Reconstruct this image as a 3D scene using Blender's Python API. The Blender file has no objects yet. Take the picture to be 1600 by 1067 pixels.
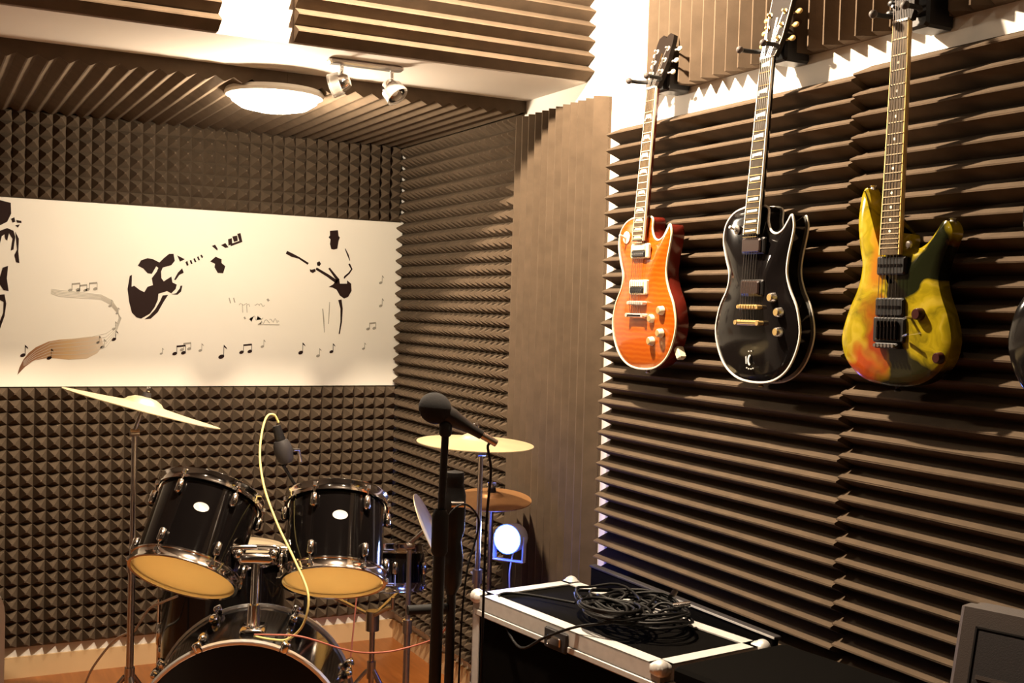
import bpy, math, random
from math import sin, cos, pi, radians, sqrt
from mathutils import Vector, Matrix
random.seed(7)
SC = bpy.context.scene
COL = SC.collection

# ------------------------------------------------------------------ camera
CAM_H = 1.55
cam_d = bpy.data.cameras.new('camera'); cam = bpy.data.objects.new('camera', cam_d); COL.objects.link(cam)
cam_d.sensor_width = 36.0; cam_d.lens = 1820.0 / 1600.0 * 36.0; cam_d.clip_start = 0.02
def cam_matrix(yaw, pitch, roll):
    cy, sy, cp, sp = cos(yaw), sin(yaw), cos(pitch), sin(pitch)
    F = Vector((sy*cp, cy*cp, -sp)); R = Vector((cy, -sy, 0)); D = F.cross(R)
    c, s = cos(roll), sin(roll)
    R2 = R*c + D*s; D2 = D*c - R*s
    m = Matrix.Identity(4)
    for i in range(3):
        m[i][0] = R2[i]; m[i][1] = -D2[i]; m[i][2] = -F[i]
    m[2][3] = CAM_H
    return m
cam.matrix_world = cam_matrix(radians(27.25), radians(1.64), radians(-1.72))
SC.camera = cam

# ------------------------------------------------------------------ world, exposure
w = bpy.data.worlds.new('world'); SC.world = w; w.use_nodes = True
w.node_tree.nodes['Background'].inputs[0].default_value = (0.02, 0.017, 0.014, 1)
w.node_tree.nodes['Background'].inputs[1].default_value = 0.3
SC.view_settings.view_transform = 'Standard'; SC.view_settings.look = 'None'
SC.view_settings.gamma = 1.0; SC.view_settings.use_curve_mapping = False
SC.view_settings.exposure = 0.0
SC.cycles.max_bounces = 8
SC.cycles.sample_clamp_indirect = 6.0

# lamp powers (the lamps themselves are built further down)
P_RECESS, P_TRACK, P_LED = 56.0, (400.0, 4.0, 4.0), 2.6
C_WARM = (1.0, 0.80, 0.58); C_RECESS = (1.0, 0.83, 0.62)

# ------------------------------------------------------------------ materials
MATS = {}
def mat(name, col, rough=0.5, metal=0.0, spec=0.5, coat=0.0, emit=None, estr=0.0, bump=None, vary=None, alpha=None, trans=0.0, ior=1.45):
    if name in MATS: return MATS[name]
    m = bpy.data.materials.new(name); m.use_nodes = True
    nt = m.node_tree; b = nt.nodes['Principled BSDF']
    b.inputs['Base Color'].default_value = (*col, 1); b.inputs['Roughness'].default_value = rough
    b.inputs['Metallic'].default_value = metal; b.inputs['Specular IOR Level'].default_value = spec
    b.inputs['Coat Weight'].default_value = coat; b.inputs['Coat Roughness'].default_value = 0.06
    b.inputs['IOR'].default_value = ior
    if trans: b.inputs['Transmission Weight'].default_value = trans
    if emit: b.inputs['Emission Color'].default_value = (*emit, 1); b.inputs['Emission Strength'].default_value = estr
    tc = None
    if vary or bump:
        tc = nt.nodes.new('ShaderNodeTexCoord')
    if vary:                                   # (scale, amount)
        n = nt.nodes.new('ShaderNodeTexNoise'); n.inputs['Scale'].default_value = vary[0]; n.inputs['Detail'].default_value = 4
        r = nt.nodes.new('ShaderNodeValToRGB')
        r.color_ramp.elements[0].position = 0.3; r.color_ramp.elements[1].position = 0.7
        r.color_ramp.elements[0].color = (*[c*(1-vary[1]) for c in col], 1)
        r.color_ramp.elements[1].color = (*[min(1, c*(1+vary[1])) for c in col], 1)
        nt.links.new(tc.outputs['Object'], n.inputs['Vector']); nt.links.new(n.outputs['Fac'], r.inputs['Fac'])
        nt.links.new(r.outputs['Color'], b.inputs['Base Color'])
    if bump:                                   # (scale, strength)
        n2 = nt.nodes.new('ShaderNodeTexNoise'); n2.inputs['Scale'].default_value = bump[0]; n2.inputs['Detail'].default_value = 3
        bp = nt.nodes.new('ShaderNodeBump'); bp.inputs['Strength'].default_value = bump[1]; bp.inputs['Distance'].default_value = 0.002
        nt.links.new(tc.outputs['Object'], n2.inputs['Vector']); nt.links.new(n2.outputs['Fac'], bp.inputs['Height'])
        nt.links.new(bp.outputs['Normal'], b.inputs['Normal'])
    MATS[name] = m
    return m
M_foam = mat('acoustic_foam', (0.100, 0.071, 0.047), 0.95, spec=0.15, vary=(18, 0.12), bump=(900, 0.35))
M_unseen = mat('unseen_room_dark', (0.06, 0.045, 0.035), 0.95, spec=0.1, vary=(18, 0.2), bump=(60, 0.6))  # dark finish put on the unseen walls and ceiling to cut bounce light
M_white = mat('painted_plaster', (0.80, 0.76, 0.70), 0.75, spec=0.25, vary=(4, 0.03), bump=(250, 0.08))
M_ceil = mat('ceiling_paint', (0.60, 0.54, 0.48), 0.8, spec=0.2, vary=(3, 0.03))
M_board = mat('mural_board_white', (0.90, 0.85, 0.74), 0.6, spec=0.3, vary=(2.5, 0.02))
M_ink = mat('mural_ink_dark', (0.020, 0.008, 0.006), 0.7, spec=0.2)
M_inkg = mat('mural_ink_grey', (0.36, 0.33, 0.27), 0.7)
M_inkl = mat('mural_ink_pale', (0.58, 0.54, 0.46), 0.7)
M_chrome = mat('chrome', (0.82, 0.80, 0.78), 0.12, metal=1.0)
M_hoop = mat('polished_hoop', (0.80, 0.77, 0.73), 0.22, metal=0.6)
M_steel = mat('brushed_steel', (0.55, 0.52, 0.50), 0.3, metal=1.0)
M_gold = mat('gold_plating', (0.85, 0.62, 0.28), 0.22, metal=1.0)
M_gloss = mat('black_lacquer', (0.005, 0.004, 0.004), 0.10, spec=0.35, coat=0.15)
M_black = mat('black_plastic', (0.012, 0.011, 0.011), 0.45)
M_rubber = mat('black_rubber', (0.010, 0.010, 0.010), 0.75)
M_blackmatte = mat('black_laminate', (0.004, 0.0035, 0.003), 0.8, spec=0.03, bump=(500, 0.15))
M_mesh = mat('mic_foam', (0.010, 0.009, 0.009), 0.95, bump=(700, 0.5))
M_amber = mat('amber_drum_head', (0.84, 0.58, 0.22), 0.45, vary=(6, 0.10))
M_coated = mat('coated_drum_head', (0.78, 0.68, 0.50), 0.55, vary=(7, 0.08))
M_blackhead = mat('black_drum_head', (0.008, 0.007, 0.007), 0.35)
M_badge = mat('badge_silver', (0.88, 0.86, 0.80), 0.3, spec=0.6)
M_bronze = mat('cymbal_bronze', (0.80, 0.66, 0.40), 0.42, metal=0.55, vary=(9, 0.08))
M_bronzed = mat('cymbal_dark_bronze', (0.50, 0.25, 0.10), 0.42, metal=0.6, vary=(9, 0.12))
M_cream = mat('cream_plastic', (0.86, 0.78, 0.56), 0.35)
M_bind = mat('white_binding', (0.86, 0.82, 0.74), 0.35)
M_ivory = mat('ivory_inlay', (0.86, 0.82, 0.66), 0.25)
M_rose = mat('rosewood', (0.075, 0.048, 0.022), 0.6, spec=0.2, vary=(60, 0.25))
M_ebony = mat('ebony', (0.035, 0.026, 0.017), 0.55, spec=0.2, vary=(60, 0.3))
M_maplen = mat('maple_neck', (0.62, 0.40, 0.16), 0.35)
M_mahog = mat('mahogany_red', (0.16, 0.018, 0.010), 0.25, coat=0.5)
M_alu = mat('aluminium_edge', (0.78, 0.76, 0.72), 0.5, metal=0.35, vary=(40, 0.06))
M_alucorner = mat('steel_ball_corner', (0.84, 0.81, 0.76), 0.4, metal=0.4)
M_greyp = mat('grey_plastic', (0.07, 0.055, 0.048), 0.6, bump=(600, 0.2))
M_greyd = mat('dark_grey_plastic', (0.030, 0.026, 0.027), 0.65, bump=(600, 0.2))
M_yellowc = mat('yellow_cable', (0.80, 0.66, 0.25), 0.5)
M_redc = mat('red_cable', (0.50, 0.16, 0.11), 0.5)
M_whitec = mat('white_cable', (0.75, 0.68, 0.58), 0.5)
M_cable = mat('black_cable', (0.007, 0.006, 0.0055), 0.55, spec=0.3)
M_whitep = mat('white_plastic', (0.80, 0.78, 0.72), 0.4)
M_glass = mat('frosted_glass', (0.92, 0.90, 0.86), 0.18, trans=0.75, ior=1.4)
M_lamp = mat('lamp_diffuser', (0.9, 0.88, 0.82), 0.5, emit=(1.0, 0.95, 0.84), estr=14.0)
M_bulb = mat('bulb_glow', (0.9, 0.85, 0.8), 0.5, emit=(1.0, 0.85, 0.62), estr=10.0)
M_led = mat('led_glow', (0.6, 0.75, 1.0), 0.4, emit=(0.62, 0.80, 1.0), estr=40.0)
M_base = mat('baseboard_paint', (0.62, 0.42, 0.22), 0.6, vary=(5, 0.05))

def nodes_of(name, rough=0.4, coat=0.0):
    m = bpy.data.materials.new(name); m.use_nodes = True
    nt = m.node_tree; b = nt.nodes['Principled BSDF']
    b.inputs['Roughness'].default_value = rough; b.inputs['Coat Weight'].default_value = coat; b.inputs['Coat Roughness'].default_value = 0.05
    return m, nt, b
def ramp(nt, stops):
    r = nt.nodes.new('ShaderNodeValToRGB'); e = r.color_ramp.elements
    while len(e) < len(stops): e.new(0.5)
    for i, (p, c) in enumerate(stops): e[i].position = p; e[i].color = (*c, 1)
    return r
def floor_material():
    m, nt, b = nodes_of('oak_laminate', 0.28, 0.15)
    tc = nt.nodes.new('ShaderNodeTexCoord'); mp = nt.nodes.new('ShaderNodeMapping')
    mp.inputs['Scale'].default_value = (14, 1.2, 1)
    n = nt.nodes.new('ShaderNodeTexNoise'); n.inputs['Scale'].default_value = 2.2; n.inputs['Detail'].default_value = 6
    r = ramp(nt, [(0.25, (0.19, 0.055, 0.012)), (0.55, (0.30, 0.095, 0.020)), (0.8, (0.40, 0.145, 0.036))])
    nt.links.new(tc.outputs['Object'], mp.inputs['Vector']); nt.links.new(mp.outputs['Vector'], n.inputs['Vector'])
    nt.links.new(n.outputs['Fac'], r.inputs['Fac']); nt.links.new(r.outputs['Color'], b.inputs['Base Color'])
    return m
def flame_material():
    m, nt, b = nodes_of('orange_flame_maple', 0.22, 0.7)
    tc = nt.nodes.new('ShaderNodeTexCoord')
    wv = nt.nodes.new('ShaderNodeTexWave'); wv.bands_direction = 'Y'; wv.inputs['Scale'].default_value = 22; wv.inputs['Distortion'].default_value = 3; wv.inputs['Detail'].default_value = 2
    r = ramp(nt, [(0.0, (0.44, 0.078, 0.003)), (0.6, (0.47, 0.092, 0.004)), (1.0, (0.50, 0.112, 0.006))])
    nt.links.new(tc.outputs['Object'], wv.inputs['Vector']); nt.links.new(wv.outputs['Fac'], r.inputs['Fac'])
    nt.links.new(r.outputs['Color'], b.inputs['Base Color'])
    return m
def swirl_material():
    m, nt, b = nodes_of('swirl_paint', 0.16, 0.15)
    L = nt.links.new
    tc = nt.nodes.new('ShaderNodeTexCoord')
    n0 = nt.nodes.new('ShaderNodeTexNoise'); n0.inputs['Scale'].default_value = 6; n0.inputs['Detail'].default_value = 3
    L(tc.outputs['Object'], n0.inputs['Vector'])
    mixv = nt.nodes.new('ShaderNodeMixRGB'); mixv.blend_type = 'LINEAR_LIGHT'; mixv.inputs[0].default_value = 0.14
    L(tc.outputs['Object'], mixv.inputs[1]); L(n0.outputs['Color'], mixv.inputs[2])
    n1 = nt.nodes.new('ShaderNodeTexNoise'); n1.inputs['Scale'].default_value = 13; n1.inputs['Detail'].default_value = 6; n1.inputs['Distortion'].default_value = 1.2
    L(mixv.outputs[0], n1.inputs['Vector'])
    base = ramp(nt, [(0.30, (0.05, 0.045, 0.004)), (0.40, (0.22, 0.17, 0.006)), (0.52, (0.34, 0.26, 0.008)), (0.64, (0.44, 0.33, 0.03)), (0.75, (0.17, 0.16, 0.010))])
    L(n1.outputs['Fac'], base.inputs['Fac'])
    def blob(src, loc, scl, lo, hi):           # soft patch of paint around a point of the body
        mp = nt.nodes.new('ShaderNodeMapping'); mp.vector_type = 'TEXTURE'
        mp.inputs['Location'].default_value = loc[:3]; mp.inputs['Scale'].default_value = scl
        mp.inputs['Rotation'].default_value = (0, 0, loc[3] if len(loc) > 3 else 0)
        L(src, mp.inputs['Vector'])
        g = nt.nodes.new('ShaderNodeTexGradient'); g.gradient_type = 'SPHERICAL'; L(mp.outputs['Vector'], g.inputs['Vector'])
        rr = ramp(nt, [(lo, (0, 0, 0)), (hi, (1, 1, 1))]); L(g.outputs['Fac'], rr.inputs['Fac'])
        return rr.outputs['Color']
    def over(prev, fac, col):
        x = nt.nodes.new('ShaderNodeMixRGB'); L(fac, x.inputs[0]); L(prev, x.inputs[1])
        if isinstance(col, tuple): x.inputs[2].default_value = (*col, 1)
        else: L(col, x.inputs[2])
        return x.outputs[0]
    v = mixv.outputs[0]
    # the linear-light warp shifts the picture by about -0.07 on every axis
    o = -0.0
    def P(a, bb, rot=0.0): return (a + o, bb + o, 0.0, rot)
    c = base.outputs['Color']
    c = over(c, blob(v, P(-0.050, 0.27), (0.055, 0.12, 1), 0.25, 0.75), (0.40, 0.15, 0.012))
    c = over(c, blob(v, P(-0.050, 0.11), (0.055, 0.11, 1), 0.2, 0.7), (0.24, 0.035, 0.006))
    c = over(c, blob(v, P(-0.075, 0.035), (0.075, 0.045, 1), 0.2, 0.6), (0.34, 0.05, 0.006))
    c = over(c, blob(v, P(0.080, 0.27, -0.55), (0.045, 0.16, 1), 0.2, 0.40), (0.010, 0.012, 0.004))
    c = over(c, blob(v, P(0.012, 0.13, -0.05), (0.050, 0.21, 1), 0.2, 0.40), (0.008, 0.006, 0.004))
    c = over(c, blob(v, P(0.05, 0.020), (0.15, 0.080, 1), 0.2, 0.5), (0.018, 0.016, 0.005))
    c = over(c, blob(v, P(0.13, 0.27), (0.03, 0.07, 1), 0.2, 0.7), (0.36, 0.13, 0.015))
    L(c, b.inputs['Base Color']); b.inputs['Specular IOR Level'].default_value = 0.35
    return m
def swoosh_material():                          # printed brown ribbon fading to the board colour
    m, nt, b = nodes_of('mural_ribbon_print', 0.6)
    tc = nt.nodes.new('ShaderNodeTexCoord'); sp = nt.nodes.new('ShaderNodeSeparateXYZ')
    mr = nt.nodes.new('ShaderNodeMapRange'); mr.inputs[1].default_value = 0.36; mr.inputs[2].default_value = 0.80
    r = ramp(nt, [(0.0, (0.10, 0.035, 0.015)), (0.18, (0.30, 0.13, 0.05)), (0.45, (0.56, 0.36, 0.17)), (1.0, (0.80, 0.75, 0.66))])
    nt.links.new(tc.outputs['Object'], sp.inputs[0]); nt.links.new(sp.outputs[0], mr.inputs[0])
    nt.links.new(mr.outputs[0], r.inputs['Fac']); nt.links.new(r.outputs['Color'], b.inputs['Base Color'])
    return m
def translucent(m, col, fac):
    nt = m.node_tree; b = nt.nodes['Principled BSDF']; out = nt.nodes['Material Output']
    t = nt.nodes.new('ShaderNodeBsdfTranslucent'); t.inputs[0].default_value = (*col, 1)
    mx = nt.nodes.new('ShaderNodeMixShader'); mx.inputs[0].default_value = fac
    nt.links.new(b.outputs[0], mx.inputs[1]); nt.links.new(t.outputs[0], mx.inputs[2]); nt.links.new(mx.outputs[0], out.inputs[0])
translucent(M_amber, (1.0, 0.76, 0.32), 0.66); translucent(M_coated, (1.0, 0.93, 0.80), 0.62)
M_liner = mat('pale_bounce_liner', (0.86, 0.74, 0.55), 0.5)
M_floor = floor_material(); M_flame = flame_material(); M_swirl = swirl_material(); M_ribbon = swoosh_material()

# ------------------------------------------------------------------ mesh builder
def frame_for(d):
    d = Vector(d).normalized()
    a = Vector((0, 0, 1)) if abs(d.z) < 0.9 else Vector((1, 0, 0))
    x = a.cross(d).normalized(); y = d.cross(x)
    return x, y, d
class MB:
    def __init__(s): s.v = []; s.f = []
    def add(s, vs, fs):
        o = len(s.v); s.v += [tuple(p) for p in vs]; s.f += [tuple(i + o for i in q) for q in fs]; return s
    def box(s, x0, x1, y0, y1, z0, z1, bev=0.0):
        if bev <= 0:
            v = [(x, y, z) for z in (z0, z1) for y in (y0, y1) for x in (x0, x1)]
            return s.add(v, [(0, 2, 3, 1), (4, 5, 7, 6), (0, 1, 5, 4), (2, 6, 7, 3), (0, 4, 6, 2), (1, 3, 7, 5)])
        # chamfered box: rings of an octagon-cornered rectangle
        def ring(z, i):
            xa, xb, ya, yb, b = x0 + i, x1 - i, y0 + i, y1 - i, bev
            return [(xa + b, ya, z), (xb - b, ya, z), (xb, ya + b, z), (xb, yb - b, z), (xb - b, yb, z), (xa + b, yb, z), (xa, yb - b, z), (xa, ya + b, z)]
        R = [ring(z0, bev), ring(z0 + bev, 0), ring(z1 - bev, 0), ring(z1, bev)]
        v = sum(R, []); f = [tuple(reversed(range(8))), tuple(range(24, 32))]
        for k in range(3):
            for i in range(8): f.append((k*8 + i, k*8 + (i + 1) % 8, k*8 + 8 + (i + 1) % 8, k*8 + 8 + i))
        return s.add(v, f)
    def cyl(s, p0, p1, r0, r1=None, n=16, caps=True):
        r1 = r0 if r1 is None else r1
        p0, p1 = Vector(p0), Vector(p1); x, y, _ = frame_for(p1 - p0)
        v = [p + (x*cos(2*pi*i/n) + y*sin(2*pi*i/n))*r for p, r in ((p0, r0), (p1, r1)) for i in range(n)]
        f = [(i, (i + 1) % n, n + (i + 1) % n, n + i) for i in range(n)]
        if caps: f += [tuple(reversed(range(n))), tuple(range(n, 2*n))]
        return s.add(v, f)
    def tube(s, pts, r, n=8, closed=False):
        P = [Vector(p) for p in pts]; m = len(P)
        rs = r if isinstance(r, (list, tuple)) else [r]*m
        T = []
        for i in range(m):
            a = P[(i - 1) % m] if (closed or i > 0) else P[i]; b = P[(i + 1) % m] if (closed or i < m - 1) else P[i]
            T.append((b - a).normalized())
        x, y, _ = frame_for(T[0]); v = []
        for i in range(m):
            x = (x - T[i]*x.dot(T[i])).normalized(); y = T[i].cross(x)
            v += [P[i] + (x*cos(2*pi*k/n) + y*sin(2*pi*k/n))*rs[i] for k in range(n)]
        f = []
        for i in range(m if closed else m - 1):
            j = (i + 1) % m
            f += [(i*n + k, i*n + (k + 1) % n, j*n + (k + 1) % n, j*n + k) for k in range(n)]
        if not closed: f += [tuple(reversed(range(n))), tuple((m - 1)*n + k for k in range(n))]
        return s.add(v, f)
    def lathe(s, prof, n=32, origin=(0, 0, 0), axis=(0, 0, 1)):
        x, y, d = frame_for(axis) if tuple(axis) != (0, 0, 1) else (Vector((1, 0, 0)), Vector((0, 1, 0)), Vector((0, 0, 1)))
        o = Vector(origin); v = []; idx = []
        for r, h in prof:
            if r < 1e-6: idx.append([len(v)]*n); v.append(o + d*h)
            else:
                idx.append(list(range(len(v), len(v) + n)))
                v += [o + d*h + (x*cos(2*pi*k/n) + y*sin(2*pi*k/n))*r for k in range(n)]
        f = []
        for a, b in zip(idx[:-1], idx[1:]):
            for k in range(n):
                q = [a[k], a[(k + 1) % n], b[(k + 1) % n], b[k]]
                u = []
                for t in q:
                    if t not in u: u.append(t)
                if len(u) > 2: f.append(tuple(u))
        return s.add(v, f)
    def sphere(s, c, r, n=16, m=10):
        rr = (r, r, r) if not isinstance(r, tuple) else r
        b = MB().lathe([(sin(pi*i/m), -cos(pi*i/m)) for i in range(m + 1)], n)
        return s.add([(c[0] + p[0]*rr[0], c[1] + p[1]*rr[1], c[2] + p[2]*rr[2]) for p in b.v], b.f)
    def prism(s, poly, z0, z1):                 # poly in xy, counter-clockwise
        n = len(poly)
        v = [(x, y, z0) for x, y in poly] + [(x, y, z1) for x, y in poly]
        return s.add(v, [tuple(reversed(range(n))), tuple(range(n, 2*n))] + [(i, (i + 1) % n, n + (i + 1) % n, n + i) for i in range(n)])
    def xf(s, M):
        s.v = [tuple(M @ Vector(p)) for p in s.v]; return s
    def build(s, name, material, parent=None, smooth=None, kind=None):
        me = bpy.data.meshes.new(name); me.from_pydata(s.v, [], s.f); me.update()
        me.materials.append(material)
        if smooth:
            for p in me.polygons: p.use_smooth = True
            me.set_sharp_from_angle(angle=radians(smooth))
        o = bpy.data.objects.new(name, me); COL.objects.link(o)
        if parent: o.parent = parent
        if kind: o['kind'] = kind
        return o
def share(me_obj, name, parent, loc, rot=None):
    o = bpy.data.objects.new(name, me_obj.data); COL.objects.link(o); o.parent = parent; o.location = loc
    if rot: o.rotation_euler = rot
    return o
def thing(name, label, cat, matrix=None, group=None):
    o = bpy.data.objects.new(name, None); COL.objects.link(o); o.empty_display_size = 0.05
    if matrix is not None: o.matrix_world = matrix
    o['label'] = label; o['category'] = cat
    if group: o['group'] = group
    return o
def tag(o, label, cat, group=None):
    o['label'] = label; o['category'] = cat
    if group: o['group'] = group
    return o
def T(x, y, z): return Matrix.Translation((x, y, z))
def axis_matrix(o, d, up=(0, 0, 1)):            # local z along d
    d = Vector(d).normalized(); u = Vector(up)
    x = u.cross(d)
    if x.length < 1e-4: x = Vector((1, 0, 0))
    x.normalize(); y = d.cross(x)
    m = Matrix.Identity(4)
    for i in range(3): m[i][0] = x[i]; m[i][1] = y[i]; m[i][2] = d[i]; m[i][3] = o[i]
    return m
def catmull(pts, seg=6, closed=False):
    out = []; n = len(pts)
    rng = range(n) if closed else range(n - 1)
    for i in rng:
        p = [pts[(i + k) % n] if closed else pts[max(0, min(n - 1, i + k))] for k in (-1, 0, 1, 2)]
        for j in range(seg):
            t = j/seg
            out.append(tuple(0.5*((2*p[1][c]) + (-p[0][c] + p[2][c])*t + (2*p[0][c] - 5*p[1][c] + 4*p[2][c] - p[3][c])*t*t + (-p[0][c] + 3*p[1][c] - 3*p[2][c] + p[3][c])*t**3) for c in range(len(pts[0]))))
    if not closed: out.append(tuple(pts[-1]))
    return out

# ------------------------------------------------------------------ the room
XW, YB = 2.02, 5.04             # right wall, back wall of the recess
XL, YF, ZC = -1.7, -1.6, 2.95   # left wall, wall behind the camera, main ceiling
SOF, YBEAM = 2.32, 3.43         # soffit height, front face of the beam
def struct(name, mb, m): return mb.build(name, m, kind='structure')
struct('floor', MB().box(XL - .1, XW + .1, YF - .1, YB + .1, -0.08, 0), M_floor)
wall_right = struct('wall_right', MB().box(XW, XW + .1, YF, YB + .1, 0, ZC), M_white)
wall_back = struct('wall_back', MB().box(XL, XW, YB, YB + .1, 0, SOF), M_white)
struct('wall_left', MB().box(XL - .1, XL, YF, YB + .1, 0, ZC), M_unseen)
struct('wall_front', MB().box(XL, XW, YF - .1, YF, 0, ZC), M_unseen)
struct('ceiling', MB().box(XL - .1, XW + .1, YF - .1, YBEAM, ZC, ZC + .1), M_unseen)
beam = struct('beam', MB().box(XL, XW, YBEAM, YB + .1, SOF, ZC), M_ceil)
struct('baseboard_back', MB().box(XL, XW, YB - .012, YB, 0, .085), M_base)
struct('baseboard_right', MB().box(XW - .012, XW, YF, YB - .012, 0, .085), M_base)

# foam profiles: base slab .010, wedges / pyramids .045 proud, pitch .05
FB, FD = 0.010, 0.045
def wedge_panel(length, width, pitch, phase=0.0):
    """Wedges run along local x (0..length); profile across local y (0..width); out = +z."""
    pts = [(0, 0.0)]; y = -phase*pitch
    prof = [(0.0, FB)]
    k = 0
    ys = []
    while y < width - 1e-6:
        for yy, h in ((y, FB), (y + pitch*0.46, FB + FD), (y + pitch*0.54, FB + FD)):
            ys.append((yy, h))
        y += pitch
    ys.append((y, FB))
    def hgt(q):
        for (a, ha), (b, hb) in zip(ys[:-1], ys[1:]):
            if a <= q <= b: return ha + (hb - ha)*((q - a)/(b - a) if b > a else 0)
        return FB
    prof = [(0.0, hgt(0.0))] + [p for p in ys if 1e-6 < p[0] < width - 1e-6] + [(width, hgt(width))]
    b = MB(); n = len(prof)
    nx = max(1, int(length/0.25))
    vs = []
    for i in range(nx + 1):
        for (yy, h) in prof:
            vs.append((length*i/nx, yy, h + random.uniform(-.0008, .0008)))
    fs = [(i*n + k, i*n + n + k, i*n + n + k + 1, i*n + k + 1) for i in range(nx) for k in range(n - 1)]
    b.add(vs, fs)
    # ends, sides, back
    for i, flip in ((0, False), (nx, True)):
        x = length*i/nx
        for k in range(n - 1):
            q = [(x, prof[k][0], 0), (x, prof[k][0], prof[k][1]), (x, prof[k+1][0], prof[k+1][1]), (x, prof[k+1][0], 0)]
            b.add(q, [(3, 2, 1, 0) if flip else (0, 1, 2, 3)])
    b.add([(0, 0, 0), (length, 0, 0), (length, 0, prof[0][1]), (0, 0, prof[0][1])], [(0, 1, 2, 3)])
    b.add([(0, width, 0), (length, width, 0), (length, width, prof[-1][1]), (0, width, prof[-1][1])], [(3, 2, 1, 0)])
    b.add([(0, 0, 0), (length, 0, 0), (length, width, 0), (0, width, 0)], [(3, 2, 1, 0)])
    return b
def pyramid_panel(nx, ny, p=0.05):
    """Pyramids over local x,y; out = +z."""
    W, Hh = nx*p, ny*p; b = MB()
    b.box(0, W, 0, Hh, 0, FB)
    for i in range(nx):
        for j in range(ny):
            x, y = i*p, j*p; t = 0.003
            cx, cy = x + p/2 + random.uniform(-.0012, .0012), y + p/2 + random.uniform(-.0012, .0012)
            h = FB + FD + random.uniform(-.002, .001)
            v = [(x, y, FB), (x + p, y, FB), (x + p, y + p, FB), (x, y + p, FB), (cx - t, cy - t, h), (cx + t, cy - t, h), (cx + t, cy + t, h), (cx - t, cy + t, h)]
            b.add(v, [(0, 1, 5, 4), (1, 2, 6, 5), (2, 3, 7, 6), (3, 0, 4, 7), (4, 5, 6, 7)])
    return b
def orient(o, xdir, ydir, zdir):
    m = Matrix.Identity(4)
    for c, d in enumerate((xdir, ydir, zdir)):
        for r in range(3): m[r][c] = d[r]
    for r in range(3): m[r][3] = o[r]
    return m
# back wall: local x -> +X, y -> +Z, out -> -Y
OB = lambda x, z: orient((x, YB, z), (1, 0, 0), (0, 0, 1), (0, -1, 0))
cols = [(-1.66, 10), (-1.16, 10), (-.66, 10), (-.16, 10), (.34, 10), (.84, 10), (1.34, 13)]
for (z0, rows) in ((0.125, 10), (0.625, 11), (1.93, 7)):
    for (x0, c) in cols:
        if x0 + c*.05 < -0.6: continue
        pyramid_panel(c, rows).xf(OB(x0, z0)).build('foam_panel', M_foam, wall_back)
# side of the recess: local x -> -Y, y -> +Z, out -> -X
OS = lambda y, z: orient((XW, y, z), (0, -1, 0), (0, 0, 1), (-1, 0, 0))
for (z0, rows) in ((0.125, 10), (0.625, 11), (1.175, 10), (1.675, 12)):
    for (y0, c) in ((5.025, 12), (4.425, 11)):
        pyramid_panel(c, rows, 0.05).xf(OS(y0, z0)).build('foam_panel', M_foam, wall_right)
# upright strip with vertical wedges: wedge axis -> +Z, across -> -Y
OV = lambda y, wd, z: orient((XW, y - wd, z), (0, 0, 1), (0, 1, 0), (-1, 0, 0))
wedge_panel(2.13, 0.60, 0.05).xf(OV(3.86, 0.60, 0.12)).build('foam_panel', M_foam, wall_right)
# right wall: horizontal wedges, wedge axis -> -Y, across -> +Z ... out -> -X
FD = 0.054
OH = lambda y, z: orient((XW, y, z), (0, -1, 0), (0, 0, 1), (-1, 0, 0))
for (y0, ln, z0, z1, ph) in ((3.185, 1.09, 0.10, 2.135, 0.3), (2.09, 1.09, 0.10, 2.148, 0.05), (0.995, 1.09, 0.10, 2.14, 0.3), (-.1, 1.09, 0.10, 2.14, 0.1)):
    wedge_panel(ln, z1 - z0, 0.05, ph).xf(OH(y0, z0)).build('foam_panel', M_foam, wall_right)
FD = 0.045
# upper right wall: vertical wedges
for (y0, wd) in ((3.005, 1.10), (1.90, 1.10), (0.795, 1.10)):
    wedge_panel(ZC - .01 - 2.215, wd, 0.055).xf(OV(y0, wd, 2.215)).build('foam_panel', M_foam, wall_right)
# beam face: horizontal wedges, wedge axis -> +X, across -> +Z, out -> -Y
OBM = lambda x, z: orient((x, YBEAM, z), (1, 0, 0), (0, 0, 1), (0, -1, 0))
for (x0, x1) in ((-.26, .775), (1.0, 2.018)):
    wedge_panel(x1 - x0, 0.60, 0.05, 0.0).xf(OBM(x0, 2.325)).build('foam_panel', M_foam, beam)
# recess ceiling: wedges run along Y; wedge axis -> +Y, across -> +X, out -> -Z
OC = lambda x, y: orient((x, y, SOF), (0, 1, 0), (1, 0, 0), (0, 0, -1))
FB, FD = 0.038, 0.016
for x0, wd in ((-.69, .899), (.21, .899), (1.11, .908)):
    wedge_panel(5.036 - 3.86, wd, 0.06).xf(OC(x0, 3.86)).build('foam_panel', M_foam, beam)

FB, FD = 0.010, 0.045
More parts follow.
